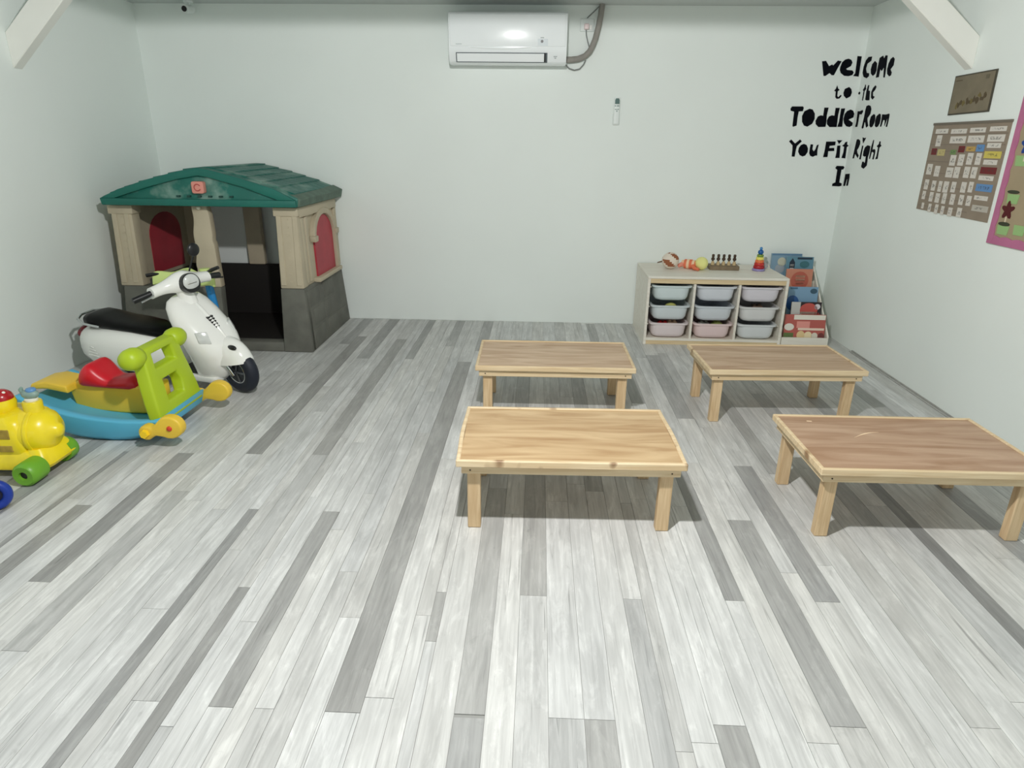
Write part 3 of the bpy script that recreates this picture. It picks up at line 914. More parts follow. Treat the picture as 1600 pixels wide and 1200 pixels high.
CARDS = [(3.9857,1.4415,0.1175,0.0243,'white'),(3.8276,1.4389,0.1377,0.0234,'white'),(3.6678,1.4419,0.1261,0.0235,'white'),(3.5103,1.4454,0.1234,0.0224,'white'),(3.9958,1.392,0.0486,0.0585,'white'),(3.8203,1.3961,0.1378,0.0353,'white'),(3.6665,1.3992,0.1311,0.0338,'white'),(3.5102,1.4026,0.1281,0.0334,'white'),(3.5112,1.3686,0.1037,0.0228,'white'),(4.0196,1.3348,0.0494,0.0345,'red'),(3.9476,1.3306,0.0688,0.0339,'tan'),(3.8368,1.3338,0.0499,0.0239,'green'),(3.7678,1.3492,0.0528,0.0322,'red'),(3.6903,1.351,0.0736,0.0229,'ochre'),(3.6126,1.356,0.0617,0.0336,'blue'),(3.5049,1.3251,0.1288,0.0327,'yellow'),(3.5084,1.2899,0.1044,0.0231,'white'),(3.5076,1.2507,0.1216,0.0322,'red'),(3.5111,1.2148,0.1139,0.0224,'white'),(3.5076,1.1683,0.1269,0.0349,'blue'),(3.5113,1.1186,0.1065,0.0216,'white'),(3.4999,1.0679,0.1277,0.0298,'pale'),(3.8227,1.2921,0.0498,0.054,'white'),(3.7508,1.2955,0.0478,0.0559,'white'),(3.6783,1.3029,0.0459,0.0576,'white'),(3.6081,1.3038,0.0424,0.0565,'white'),(4.0263,1.2397,0.05,0.0575,'white'),(3.9477,1.2318,0.0481,0.0564,'white'),(3.8281,1.2297,0.0603,0.0517,'white'),(3.763,1.2322,0.0485,0.0567,'white'),(3.6777,1.2362,0.0462,0.0554,'white'),(3.617,1.2369,0.0447,0.0545,'white'),(4.023,1.1562,0.0391,0.0551,'white'),(3.9491,1.154,0.0377,0.0541,'white'),(3.8864,1.1533,0.0313,0.0564,'white'),(3.8305,1.1535,0.0456,0.0586,'white'),(3.7615,1.157,0.039,0.0545,'white'),(3.6739,1.1611,0.0418,0.0532,'white'),(3.614,1.1659,0.036,0.0523,'white'),(4.0254,1.0974,0.0315,0.0459,'white'),(3.9486,1.0932,0.0347,0.0515,'white'),(3.886,1.0915,0.0399,0.0507,'white'),(3.8211,1.0933,0.0355,0.056,'white'),(3.7451,1.0942,0.0389,0.0549,'white'),(3.6681,1.0978,0.0373,0.0508,'white'),(3.6038,1.0981,0.0378,0.0499,'white'),(4.0135,1.0391,0.0225,0.033,'white'),(3.9401,1.0325,0.0271,0.0454,'white'),(3.8728,1.0321,0.0293,0.0511,'white'),(3.8127,1.0301,0.0284,0.0472,'white'),(3.7406,1.0287,0.0371,0.0463,'white'),(3.6601,1.0334,0.0393,0.0483,'white')]
BOARD = [(3.2726,1.1324,0.0812,0.0424,'green'),(3.2797,1.1638,0.0812,0.0158,'dark'),(3.2868,1.016,0.0792,0.0191,'dark'),(3.2861,0.9874,0.0832,0.0411,'green'),(3.1763,0.9982,0.0776,0.0449,'green'),(3.2843,1.3018,0.0802,0.0462,'green')]

# ================================================================ things on the walls
M_ACW = mat('ac_plastic', (244, 248, 250), .22, coat=.3)
M_ACG = mat('ac_grey', (150, 158, 160), .4)
M_BLK = mat('black_plastic', (22, 22, 24), .35)
ac = thing('air_conditioner', 'white split air conditioner mounted high on the back wall', 'air conditioner', (-.24, 5.03, 1.86))
ao = ac.location
ax0, ax1 = -.641, .161
prof = [(5.13, 1.866), (5.13, 2.178), (4.945, 2.178), (4.925, 2.165), (4.918, 2.10), (4.916, 1.96), (4.922, 1.925), (4.950, 1.872), (4.985, 1.860)]
G(ao).prism(prof, 'yz', ax0, ax1).bevel(.006, 2).done('casing', M_ACW, ac, smooth=35)
G(ao).box(ax0 + .012, ax1 - .012, 4.912, 4.92, 1.966, 2.158).bevel(.003, 2).done('front_panel', M_ACW, ac, smooth=35)
seam = [(ax0 + .14 + .42 * k / 10, 4.9125, 1.960 - .010 * math.sin(math.pi * k / 10)) for k in range(11)]
G(ao).tube(seam, .0022, 6).done('panel_seam', mat('ac_seam', (244, 246, 246), .4), ac)
slot = [(4.9205, 1.924), (4.9165, 1.928), (4.942, 1.870), (4.947, 1.872)]
G(ao).prism(slot, 'yz', ax0 + .050, ax0 + .672).done('outlet_slot', mat('ac_slot', (92, 100, 104), .5), ac)
lv = [(4.914, 1.921), (4.918, 1.924), (4.940, 1.876), (4.936, 1.873)]
G(ao).prism(lv, 'yz', ax0 + .056, ax0 + .650).bevel(.0015, 1).done('louvre', M_ACW, ac)
G(ao).prism([(4.912, 1.926), (4.918, 1.926), (4.938, 1.872), (4.932, 1.872)], 'yz', ax0 + .652, ax0 + .659).done('louvre_end', M_BLK, ac)
G(ao).lathe([(.001, 0), (.009, 0), (.009, .003), (.001, .003)], (-.007, 4.9095, 1.997), 'y', 16).done('sensor_eye', M_BLK, ac)
G(ao).box(-.018, .006, 4.9115, 4.9125, 2.016, 2.022).done('label_print', M_ACG, ac)
G(ao).box(-.036, .032, 4.9116, 4.9124, 1.970, 2.012).bevel(.002, 1).done('sticker', mat('ac_sticker', (206, 214, 218), .4), ac)
G(ao).box(-.6 + .01, -.55, 4.9116, 4.9124, 1.976, 1.981).done('label_print', mat('ac_print', (190, 198, 200), .4), ac)
for dz, w in ((0, .012), (.010, .006)):
    G(ao).box(.085 - w, .085 + w, 4.921, 4.9285, 1.905 - dz, 1.909 - dz).done('label_print', M_ACG, ac)

pp = [(.165, 5.085, 1.905), (.20, 5.088, 1.906), (.25, 5.09, 1.912), (.295, 5.09, 1.930), (.325, 5.09, 1.958), (.345, 5.09, 1.995), (.362, 5.09, 2.04), (.378, 5.09, 2.11), (.390, 5.09, 2.18), (.398, 5.09, 2.249)]
g = G()
g.tube(pp, .020, 14)
tag(g.done('air_conditioner_pipe', mat('pipe_wrap', (150, 146, 140), .7, var=.12, vscale=30, bump=.2, bscale=80), smooth=50), 'grey taped pipe curving up from the air conditioner to the ceiling', 'pipe')
g = G()
g.tube([(.160, 5.10, 1.875), (.19, 5.11, 1.852), (.225, 5.115, 1.842), (.262, 5.115, 1.85), (.29, 5.115, 1.88), (.302, 5.112, 1.908)], .0045, 8)
tag(g.done('drain_wire', mat('wire_grey', (130, 134, 132), .6), smooth=50), 'thin grey wire looping beneath the air conditioner pipe', 'wire')
so = thing('wall_socket', 'white wall socket with a plug beside the air conditioner pipe', 'socket', (.303, 5.13, 2.127))
G().box(-.048, .048, -.012, 0, -.040, .040).bevel(.005, 2).done('plate', mat('socket_white', (226, 232, 230), .4), so, smooth=35)
G().box(-.022, .012, -.042, -.012, -.030, .006).bevel(.006, 2).done('plug', mat('plug_pink', (236, 216, 216), .4), so, smooth=35)
G().box(.018, .032, -.018, -.012, -.028, 0).bevel(.002, 1).done('switch', mat('switch_white', (245, 244, 240), .3), so)
g = G()
g.tube([(.295, 5.10, 2.094), (.300, 5.11, 2.06), (.312, 5.112, 2.02), (.327, 5.108, 1.975)], .004, 8)
tag(g.done('plug_cord', MATS['wire_grey'], smooth=50), 'short grey cord hanging from the socket to the pipe', 'cord')
g = G()
g.tube([(.300, 5.126, 2.17), (.34, 5.124, 2.205), (.385, 5.116, 2.246)], .0035, 8)
tag(g.done('supply_wire', MATS['wire_grey'], smooth=50), 'thin wire running diagonally from the socket up to the ceiling', 'wire')

rm = thing('remote_control', 'white remote control in its holder on the back wall', 'remote control', (.541, 5.13, 1.578))
M_RMW = mat('remote_white', (228, 234, 232), .4)
G().box(-.024, .024, -.020, 0, -.092, -.020).bevel(.004, 2).done('holder', M_RMW, rm, smooth=35)
G().loft([rrect(.020, .009, .006, -.084, cy=-.018), rrect(.021, .010, .007, .07, cy=-.018), rrect(.017, .009, .006, .090, cy=-.018)]).done('handset', M_RMW, rm, smooth=40)
G().prism([(-.016, .046), (.016, .046), (.016, .072), (.010, .084), (-.010, .084), (-.016, .072)], 'xz', -.0292, -.0275).done('display', mat('remote_lcd', (84, 112, 108), .25), rm)
for x0, x1, z0, z1 in ((-.016, -.007, .030, .038), (-.002, .016, .030, .038), (-.014, -.002, .008, .014), (.002, .014, .008, .014), (-.005, .005, -.004, .003)):
    G().box(x0, x1, -.0295, -.0275, z0, z1).done('button', mat('remote_button', (140, 158, 154), .5), rm)
for z0 in (-.024, -.052):
    G().box(-.016, .016, -.0212, -.0199, z0, z0 + .0035).done('holder_groove', mat('remote_button', (140, 158, 154), .5), rm)

sc_ = thing('security_camera', 'small white camera with a black lens at the ceiling in the back left corner', 'camera', (-2.46, 5.03, 2.25))
G().cyl((0, .02, -.012), (0, .02, 0), .030, .032, 20).done('mount', M_RMW, sc_, smooth=40)
G().cyl((0, .045, -.045), (0, -.050, -.058), .028, .028, 20).done('housing', M_RMW, sc_, smooth=40)
G().cyl((0, -.048, -.058), (0, -.053, -.0587), .018, .018, 18).done('lens', M_BLK, sc_)
G().box(-.008, .008, .012, .028, -.03, -.008).done('stalk', M_RMW, sc_)

# ---------------------------------------------------------------- lettering
M_LET = mat('black_card_letter', (8, 10, 18), .9)
M_LET.node_tree.nodes['Principled BSDF'].inputs['Specular IOR Level'].default_value = .15
seen = {}
tot = {}
for gph, word, wall, polys in LETTERS:
    tot[(gph, word)] = tot.get((gph, word), 0) + 1
for gph, word, wall, polys in LETTERS:
    k = seen.get((gph, word), 0)
    seen[(gph, word)] = k + 1
    fl = [c for p_ in polys for c in p_]
    cu = sum(c[0] for c in fl) / len(fl)
    cz = sum(c[1] for c in fl) / len(fl)
    lo, hi = min(c[0] for c in fl), max(c[0] for c in fl)
    lim = (XR if wall == 'b' else YB) - .003
    kx = min(1.0, (lim - lo) / (hi - lo)) if hi > lim else 1.0
    if kx < .7:      # a tiny piece right in the corner: move it instead
        polys = [[(u - (hi - lim), v) for u, v in p_] for p_ in polys]
        kx = 1.0
    polys = [[(lo + (u - lo) * kx, v) for u, v in p_] for p_ in polys]
    if wall == 'b':
        g = G((cu, YB, cz))
        for p_ in polys:
            g.prism(p_, 'xz', YB - .003, YB - .0001)
        o = g.done('cutout_letter', M_LET, None, (cu, YB, cz))
    else:
        g = G((XR, cu, cz))
        for p_ in polys:
            g.prism(p_, 'yz', XR - .003, XR - .0001)
        o = g.done('cutout_letter', M_LET, None, (XR, cu, cz))
    if gph == 'dot':
        lab = 'small black cut-out dot on the wall before the word the'
        o.name = 'cutout_dot'
    else:
        nth = '' if tot[(gph, word)] == 1 else ('first ', 'second ')[k]
        lab = '%sblack cut-out letter %s of the word %s on the wall' % (nth, gph, word)
    tag(o, lab, 'letter', 'cut-out letters of the wall greeting')

# ---------------------------------------------------------------- right wall pictures
pc = thing('wall_picture', 'small brown sketch picture pinned above the pocket chart on the right wall', 'picture', (XR, 3.795, 1.622))
po = pc.location
G(po).prism([(3.966, 1.522), (3.620, 1.527), (3.626, 1.722), (3.970, 1.718)], 'yz', XR - .006, XR).done('backing', mat('picture_edge', (70, 66, 54), .6), pc)
G(po).prism([(3.958, 1.529), (3.628, 1.534), (3.634, 1.715), (3.962, 1.711)], 'yz', XR - .0075, XR - .006).done('sheet', mat('picture_paper', (128, 118, 98), .7, var=.15, vscale=12), pc)
rp = random.Random(4)
M_SK = mat('sketch_dark', (84, 70, 48), .7)
M_SK2 = mat('sketch_olive', (112, 98, 56), .7)
for k in range(12):
    y = 3.90 - k * .021 + rp.uniform(-.006, .006)
    z = 1.565 + rp.uniform(0, .022) + .004 * k * .6
    pts = [(y + rp.uniform(.008, .018) * math.cos(a), z + rp.uniform(.006, .020) * math.sin(a)) for a in [i * math.pi / 4 for i in range(8)]]
    G(po).prism(pts, 'yz', XR - .0082 - .00005 * k, XR - .0075).done('sketch_mark', M_SK if k % 3 else M_SK2, pc)
G(po).box(XR - .0082, XR - .0075, 3.895, 3.952, 1.690, 1.694).done('caption_line', M_SK, pc)
G(po).box(XR - .0082, XR - .0075, 3.672, 3.700, 1.683, 1.703).done('caption_block', mat('sketch_mid', (104, 96, 78), .7), pc)

ch = thing('pocket_chart', 'brown pocket chart full of white and coloured word cards on the right wall', 'pocket chart', (XR, 3.75, 1.245))
co_ = ch.location
G(co_).prism([(4.075, 1.016), (3.421, 1.007), (3.424, 1.476), (4.078, 1.481)], 'yz', XR - .004, XR).done('backing', mat('chart_brown', (146, 132, 116), .7, var=.1, vscale=9), ch)
CCOL = dict(white=(214, 208, 200), red=(110, 22, 26), blue=(96, 140, 190), yellow=(206, 190, 90), tan=(190, 176, 120), green=(112, 140, 84), ochre=(188, 154, 84), pale=(186, 180, 170))
cm = {k: card_material('card_' + k, v) for k, v in CCOL.items()}
for y, z, w, h, c in CARDS:
    G(co_).box(XR - .0055, XR - .004, y - w / 2, y + w / 2, z - h / 2, z + h / 2).done('word_card', cm[c], ch)
for z in (1.425, 1.372, 1.338, 1.283, 1.222, 1.150, 1.090, 1.040):
    G(co_).box(XR - .0050, XR - .004, 3.60 if z < 1.33 else 3.43, 4.07, z - .0022, z + .0022).done('pocket_seam', mat('chart_seam', (126, 112, 98), .5), ch)
G(co_).box(XR - .008, XR, 3.420, 4.080, 1.474, 1.486).done('top_hem', mat('chart_hem', (112, 104, 92), .6), ch)

bd = thing('display_board', 'tan display board with pink scalloped border and paper plant pots on the right wall', 'display board', (XR, 2.95, 1.25))
bo = bd.location
by0, by1, bz0, bz1 = 2.50, 3.378, .916, 1.60
G(bo).box(XR - .006, XR, by0, by1, bz0, bz1).done('board', mat('board_tan', (166, 150, 122), .8, var=.08, vscale=6), bd)
M_PINK = mat('border_pink', (190, 112, 150), .7, var=.12, vscale=10)


def scallop(a, b, n, along, base, amp, sgn):
    pts = [(a, base), (b, base)]
    top = []
    for k in range(n * 6 + 1):
        t = k / (n * 6)
        top.append((a + (b - a) * t, base + sgn * (.034 + amp * abs(math.sin(math.pi * n * t)))))
    pts = pts + list(reversed(top))
    return pts if along == 'y' else [(v, u) for u, v in pts]


for along, a, b, base, sgn, n in (('y', by0, by1, bz0, 1, 10), ('y', by0, by1, bz1, -1, 10), ('z', bz0, bz1, by1, -1, 8), ('z', bz0, bz1, by0, 1, 8)):
    G(bo).prism(scallop(a, b, n, along, base, .008, sgn), 'yz', XR - .009 - (.0006 if along == 'z' else 0), XR - .006).done('border_strip', M_PINK, bd)
M_PG = mat('paper_green', (150, 186, 124), .8)
M_PD = mat('paper_dark', (58, 62, 44), .8)
for y, z, w, h, c in BOARD:
    if c == 'green':
        G(bo).prism([(y - w * .42, z - h / 2), (y + w * .42, z - h / 2), (y + w * .5, z + h / 2), (y - w * .5, z + h / 2)], 'yz', XR - .0085, XR - .006).done('paper_pot', M_PG, bd)
    else:
        G(bo).prism([(y + w * .5 * math.cos(a), z + h * .5 * math.sin(a)) for a in [i * math.pi / 8 for i in range(16)]], 'yz', XR - .0092, XR - .006).done('paper_soil', M_PD, bd)


def flower(y, z, r, m, nm):
    pts = []
    for k in range(30):
        a = 2 * math.pi * k / 30
        rr0 = r * (.74 + .26 * math.cos(5 * a))
        pts.append((y + rr0 * math.cos(a + .3), z + rr0 * math.sin(a + .3)))
    G(bo).prism(pts, 'yz', XR - .0095, XR - .006).done('paper_flower', m, bd, label=nm)


M_MAR = mat('paper_maroon', (84, 16, 22), .8)
flower(3.285, 1.080, .045, M_MAR, 'dark red paper flower')
flower(3.268, 1.372, .045, mat('paper_blue', (30, 66, 140), .8), 'blue paper flower')
G(bo).box(XR - .0088, XR - .006, 3.281, 3.288, 1.02, 1.05).done('paper_stem', mat('paper_cream', (220, 206, 180), .8), bd)
G(bo).box(XR - .0088, XR - .006, 3.264, 3.271, 1.30, 1.34).done('paper_stem', MATS['paper_cream'], bd)
rp = random.Random(5)
for k in range(6):   # the rest of the board, out of the frame: more pots and flowers
    y = 3.05 - .09 * k
    for zz in (1.0, 1.26):
        G(bo).prism([(y - .032, zz - .03), (y + .032, zz - .03), (y + .038, zz + .03), (y - .038, zz + .03)], 'yz', XR - .0085, XR - .006).done('paper_pot', M_PG, bd)
        flower(y, zz + .10, .036, M_MAR if (k % 2) else MATS['paper_blue'], 'paper flower')
bd.location.x -= .002

# ================================================================ playhouse
M_BEI = mat('playhouse_beige', (190, 178, 154), .6, var=.08, vscale=7, bump=.25, bscale=40)
M_STN = mat('playhouse_stone', (108, 108, 100), .75, var=.22, vscale=9, bump=.6, bscale=22)
M_GRN = mat('playhouse_green', (18, 104, 92), .5, var=.15, vscale=6, bump=.15, bscale=30, dust=((168, 190, 178), 7.0, .55), stretch=(1, .5, 1))
M_GRNC = mat('playhouse_green_clean', (16, 104, 92), .5, var=.12, vscale=6, bump=.1, bscale=30)
M_EAV = mat('playhouse_eave_dusty', (96, 118, 104), .7, var=.3, vscale=14, bump=.2)
M_RED = mat('playhouse_red', (178, 52, 66), .5, var=.15, vscale=9)
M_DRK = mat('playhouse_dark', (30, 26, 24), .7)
ph = thing('playhouse', 'toddler playhouse with green gable roof, beige columns and grey stone base', 'playhouse', (-2.155, 4.64, 0))
HX = -2.155


def X(v):
    return HX + v


Po = ph.location
W_ = lambda z: .645 - .075 * min(z, .42) / .42 * .45 - (.012 * max(0, z - .42) / .53)   # half width
Yf = lambda z: 4.18 + .035 * min(z, .42) / .42 + .03 * max(0, z - .42) / .53               # front face


def slab(xa0, xa1, xb0, xb1, z0, z1, th, y_off=0.0):
    """front-facing piece: bottom xa0..xa1 at z0, top xb0..xb1 at z1"""
    y0, y1 = Yf(z0) + y_off, Yf(z1) + y_off
    return [[(X(xa0), y0, z0), (X(xa1), y0, z0), (X(xa1), y0 + th, z0), (X(xa0), y0 + th, z0)],
            [(X(xb0), y1, z1), (X(xb1), y1, z1), (X(xb1), y1 + th, z1), (X(xb0), y1 + th, z1)]]


def rough_blocks(g, n):
    return g


# stone base
G(Po).loft(slab(.445, W_(0), .452, W_(.43), 0, .43, .07)).bevel(.008, 2).done('stone_wall', M_STN, ph, smooth=35)
G(Po).loft(slab(-W_(0), .05, -W_(.43), .05, 0, .43, .07)).bevel(.008, 2).done('stone_wall', M_STN, ph, smooth=35)
G(Po).loft(slab(.05, .445, .05, .445, 0, .066, .09, .004)).bevel(.008, 2).done('threshold', M_STN, ph, smooth=35)
for s in (1, -1):
    r0, r1 = W_(0), W_(.43)
    G(Po).loft([[(X(s * r0), 4.20, 0), (X(s * r0), 5.10, 0), (X(s * (r0 - .06)), 5.10, 0), (X(s * (r0 - .06)), 4.20, 0)],
                [(X(s * r1), 4.23, .43), (X(s * r1), 5.08, .43), (X(s * (r1 - .06)), 5.08, .43), (X(s * (r1 - .06)), 4.23, .43)]]).bevel(.008, 2).done('stone_wall', M_STN, ph, smooth=35)
G(Po).box(X(-.58), X(.58), 5.04, 5.09, 0, .44).bevel(.006, 1).done('darkened_back_wall', M_DRK, ph, label='lower back wall, darkened for interior shade')  # stone wall at the back, interior shade put into its dark colour
rs = random.Random(9)
for k in range(7):      # proud stones on the right side wall and its front corner
    z0 = .02 + (k % 3) * .135
    y0 = 4.26 + (k // 3) * .27 + (k % 2) * .05
    zz = z0 + .115
    xo = lambda z: X(W_(z) + .004)
    G(Po).loft([[(xo(z0) - .012, y0, z0), (xo(z0), y0, z0), (xo(zz), y0, zz), (xo(zz) - .012, y0, zz)],
                [(xo(z0) - .012, y0 + .235, z0), (xo(z0), y0 + .235, z0), (xo(zz), y0 + .235, zz), (xo(zz) - .012, y0 + .235, zz)]]).bevel(.006, 2).done('stone', M_STN, ph, smooth=35)

# beige columns and walls
T = .955


def column(xa0, xa1, xb0, xb1, th=.09, wavy=0):
    g = G(Po)
    if not wavy:
        g.loft(slab(xa0, xa1, xb0, xb1, .43, T, th))
    else:
        rings = []
        n = 26
        for i in range(n + 1):
            z = .43 + (T - .43) * i / n
            t = i / n
            w0 = xa0 + (xb0 - xa0) * t + .005 * math.sin(t * 17) * (t > .25)
            w1 = xa1 + (xb1 - xa1) * t - .009 * max(0, math.sin(t * 13 + 1)) * (t > .55)
            y = Yf(z)
            rings.append([(X(w0), y, z), (X(w1), y, z), (X(w1), y + th, z), (X(w0), y + th, z)])
        g.loft(rings)
    g.bevel(.008, 2)
    return g.done('column', M_BEI, ph, smooth=35)


column(-.628, -.475, -.618, -.485)
column(-.100, .055, -.082, .024, .06, wavy=1)
column(.455, .612, .462, .600)
for xa in (-.60, -.52, .48, .585):      # fluted pilaster faces and quoin ticks
    G(Po).loft(slab(xa - .018, xa + .018, xa - .016, xa + .016, .45, .90, .01, -.006)).bevel(.003, 1).done('pilaster', M_BEI, ph)
for xa, th in ((-.553, .0), (.532, .0)):
    for k in range(9):
        z = .47 + k * .05
        G(Po).loft(slab(xa - .010, xa + .010, xa - .010, xa + .010, z, z + .012, .01, -.003)).done('quoin_tick', M_BEI, ph)
for xa, xb in ((-.635, -.470), (.450, .612)):
    G(Po).loft(slab(xa, xb, xa, xb, .895, .950, .10, -.010)).bevel(.006, 2).done('capital', M_BEI, ph, smooth=35)

for s in (1, -1):
    r0, r1 = W_(.43) - .012, W_(T) - .012
    G(Po).loft([[(X(s * r0), 4.26, .43), (X(s * r0), 5.07, .43), (X(s * (r0 - .03)), 5.07, .43), (X(s * (r0 - .03)), 4.26, .43)],
                [(X(s * r1), 4.29, T), (X(s * r1), 5.04, T), (X(s * (r1 - .03)), 5.04, T), (X(s * (r1 - .03)), 4.29, T)]]).done('side_wall', M_BEI, ph)
    arch = lambda y0, y1, z0, zs, zt, n=12: [(y0, z0), (y1, z0)] + [((y0 + y1) / 2 + (y1 - y0) / 2 * math.cos(math.pi * k / n), zs + (zt - zs) * math.sin(math.pi * k / n)) for k in range(n + 1)]

    def side_piece(poly, d0, d1):
        rings = []
        for d in (d0, d1):
            rings.append([(X(s * (W_(z) - .012 + d)), y, z) for y, z in poly])
        return G(Po).loft(rings)

    side_piece(arch(4.53, 4.94, .455, .715, .862), -.035, .012).done('shutter', M_RED, ph)
    ins, outr = arch(4.525, 4.945, .45, .715, .868), arch(4.482, 4.988, .445, .715, .912)
    g = G(Po)
    for d in (0,):
        rings = []
        for q_in, q_out in zip(ins, outr):
            f = lambda yz, dd: (X(s * (W_(yz[1]) - .012 + dd)), yz[0], yz[1])
            rings.append([f(q_in, -.01), f(q_out, -.01), f(q_out, .032), f(q_in, .032)])
        g.loft(rings[1:] + rings[:1] if False else rings[1:])
    g.bevel(.005, 1).done('window_frame', M_BEI, ph, smooth=35)
    side_piece([(4.47, .425), (5.0, .425), (5.0, .455), (4.47, .455)], -.01, .045).bevel(.006, 2).done('window_sill', M_BEI, ph, smooth=35)
    side_piece([(4.465, .70), (4.52, .70), (4.53, .74), (4.455, .74)], .0, .045).bevel(.006, 2).done('arch_corbel', M_BEI, ph, smooth=35)
    side_piece([(4.95, .70), (5.005, .70), (5.015, .74), (4.94, .74)], .0, .045).bevel(.006, 2).done('arch_corbel', M_BEI, ph, smooth=35)
    side_piece([(4.27, .885), (5.05, .885), (5.05, .95), (4.27, .95)], .0, .026).bevel(.006, 2).done('cornice', M_BEI, ph, smooth=35)
    for ya in (4.30, 4.375, 5.015):
        side_piece([(ya, .45), (ya + .05, .45), (ya + .05, .88), (ya, .88)], -.004, .016).bevel(.006, 2).done('pilaster', M_BEI, ph, smooth=35)
    for k in range(9):
        side_piece([(4.436, .47 + k * .045), (4.456, .47 + k * .045), (4.456, .482 + k * .045), (4.436, .482 + k * .045)], -.004, .008).done('quoin_tick', M_BEI, ph)

# back: posts, mullion
for xa, xb in ((-.60, -.47), (-.105, .022), (.52, .60)):
    G(Po).box(X(xa), X(xb), 5.035, 5.085, .44, T).bevel(.006, 1).done('back_post', M_BEI, ph)
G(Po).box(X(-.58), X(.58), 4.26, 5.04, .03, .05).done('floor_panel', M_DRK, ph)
G(Po).lathe([(.012, .955), (.014, .945), (.006, .938)], (X(-.03), Yf(.95) - .012, -.008), 'z', 12).done('bolt_cap', mat('bolt_white', (236, 232, 214), .4), ph)

# roof
outer = [(-.618, .955), (-.628, 1.005), (-.50, 1.056), (-.30, 1.118), (-.10, 1.168), (.035, 1.190), (.10, 1.180), (.30, 1.130), (.50, 1.070), (.640, 1.010), (.632, .955)]
G(Po).prism([(X(u), v) for u, v in outer], 'xz', 4.185, 5.085).bevel(.01, 2).done('roof', M_GRN, ph, smooth=35)
# shingle courses on each slope
sl = [((.035, 1.190), (.10, 1.180)), ((.10, 1.180), (.20, 1.155)), ((.20, 1.155), (.30, 1.130)), ((.30, 1.130), (.40, 1.100)), ((.40, 1.100), (.50, 1.070)), ((.50, 1.070), (.60, 1.027))]
sl += [((.035, 1.190), (-.10, 1.168)), ((-.10, 1.168), (-.20, 1.143)), ((-.20, 1.143), (-.30, 1.118)), ((-.30, 1.118), (-.40, 1.090)), ((-.40, 1.090), (-.50, 1.056)), ((-.50, 1.056), (-.60, 1.019))]
for (xa, za), (xb, zb) in sl:
    y = 4.245
    k = 0
    while y < 5.06:
        y2 = min(y + .105, 5.075)
        G(Po).loft([[(X(xa), y, za - .004), (X(xb), y, zb - .004), (X(xb), y, zb + .010), (X(xa), y, za + .003)],
                    [(X(xa), y2 - .006, za - .004), (X(xb), y2 - .006, zb - .004), (X(xb), y2 - .006, zb + .010), (X(xa), y2 - .006, za + .003)]]).done('shingle', M_GRN, ph)
        y = y2
# front pediment: fascia, raised rake, dentils, emblem
fas = [(-.618, .957), (-.626, 1.0), (.628, 1.0), (.628, .957)]
G(Po).prism([(X(u), v) for u, v in fas], 'xz', 4.165, 4.19).bevel(.005, 2).done('fascia', M_GRNC, ph, smooth=35)
rake = [(-.622, 1.0), (-.50, 1.054), (-.30, 1.116), (-.10, 1.166), (.035, 1.188), (.10, 1.178), (.30, 1.128), (.50, 1.068), (.625, 1.0), (.52, 1.0), (.30, 1.078), (.10, 1.130), (.03, 1.142), (-.10, 1.120), (-.30, 1.070), (-.53, 1.0)]
G(Po).prism([(X(u), v) for u, v in rake], 'xz', 4.165, 4.19).bevel(.004, 2).done('rake_board', M_GRNC, ph, smooth=35)
for k in range(6):
    x = -.13 + k * .068
    G(Po).box(X(x), X(x + .022), 4.172, 4.188, 1.012, 1.022).done('dentil', mat('playhouse_green_dark', (10, 62, 56), .6), ph)
em = G(Po).prism([(X(.025 + u), 1.072 + v) for u, v, _ in rrect(.038, .036, .012, 0)], 'xz', 4.150, 4.188).bevel(.003, 2).done('emblem', mat('emblem_pink', (214, 142, 128), .5), ph, smooth=35)
ring = [(X(.025) + .020 * math.cos(a), 4.149, 1.072 + .020 * math.sin(a)) for a in [R(30 + 300 * k / 14) for k in range(15)]]
G(Po).tube(ring, .0035, 6).done('emblem_swirl', mat('emblem_red', (180, 84, 80), .5), em)
# dusty gutter end on the right
G(Po).loft([[(X(.590), 4.192, .957), (X(.640), 4.192, .957), (X(.650), 4.192, 1.004), (X(.590), 4.192, 1.034)],
            [(X(.590), 5.10, .957), (X(.648), 5.10, .957), (X(.660), 5.10, 1.012), (X(.590), 5.10, 1.044)]]).bevel(.004, 1).done('gutter', M_EAV, ph, smooth=35)

# ================================================================ ride-on motor scooter
M_SW = mat('scooter_white', (240, 240, 236), .18, coat=.5)
M_SEAT = mat('scooter_seat', (7, 7, 8), .3)
M_SEAT.node_tree.nodes['Principled BSDF'].inputs['Specular IOR Level'].default_value = .12
M_CHR = mat('chrome', (210, 212, 214), .15, 1.0)
M_TYR = mat('tyre_navy', (22, 28, 42), .6, bump=.1, bscale=90)
M_RIM = mat('rim_dark', (44, 48, 54), .3, .5)
M_LENS = mat('headlamp_lens', (214, 216, 214), .15, .1, var=.1, vscale=30)
HEAD, STEER = R(-16), R(-11)
ms = thing('ride_on_motor_scooter', "white child's ride-on motor scooter with black seat in front of the playhouse", 'scooter', (-1.996, 3.532, .004), HEAD)
ms.rotation_euler = (R(6), 0, HEAD)
g = G()
secs = [(-.725, .040, .185, .265), (-.71, .085, .140, .292), (-.66, .128, .100, .314), (-.56, .160, .076, .330), (-.42, .172, .066, .336), (-.28, .168, .066, .332), (-.15, .140, .075, .315), (-.06, .105, .085, .292), (-.03, .085, .09, .28)]
g.loft([selx(x, 0, (a + b) / 2, w, (b - a) / 2, 2.7) for x, w, a, b in secs])
g.done('rear_cowl', M_SW, ms, smooth=60)
g = G()
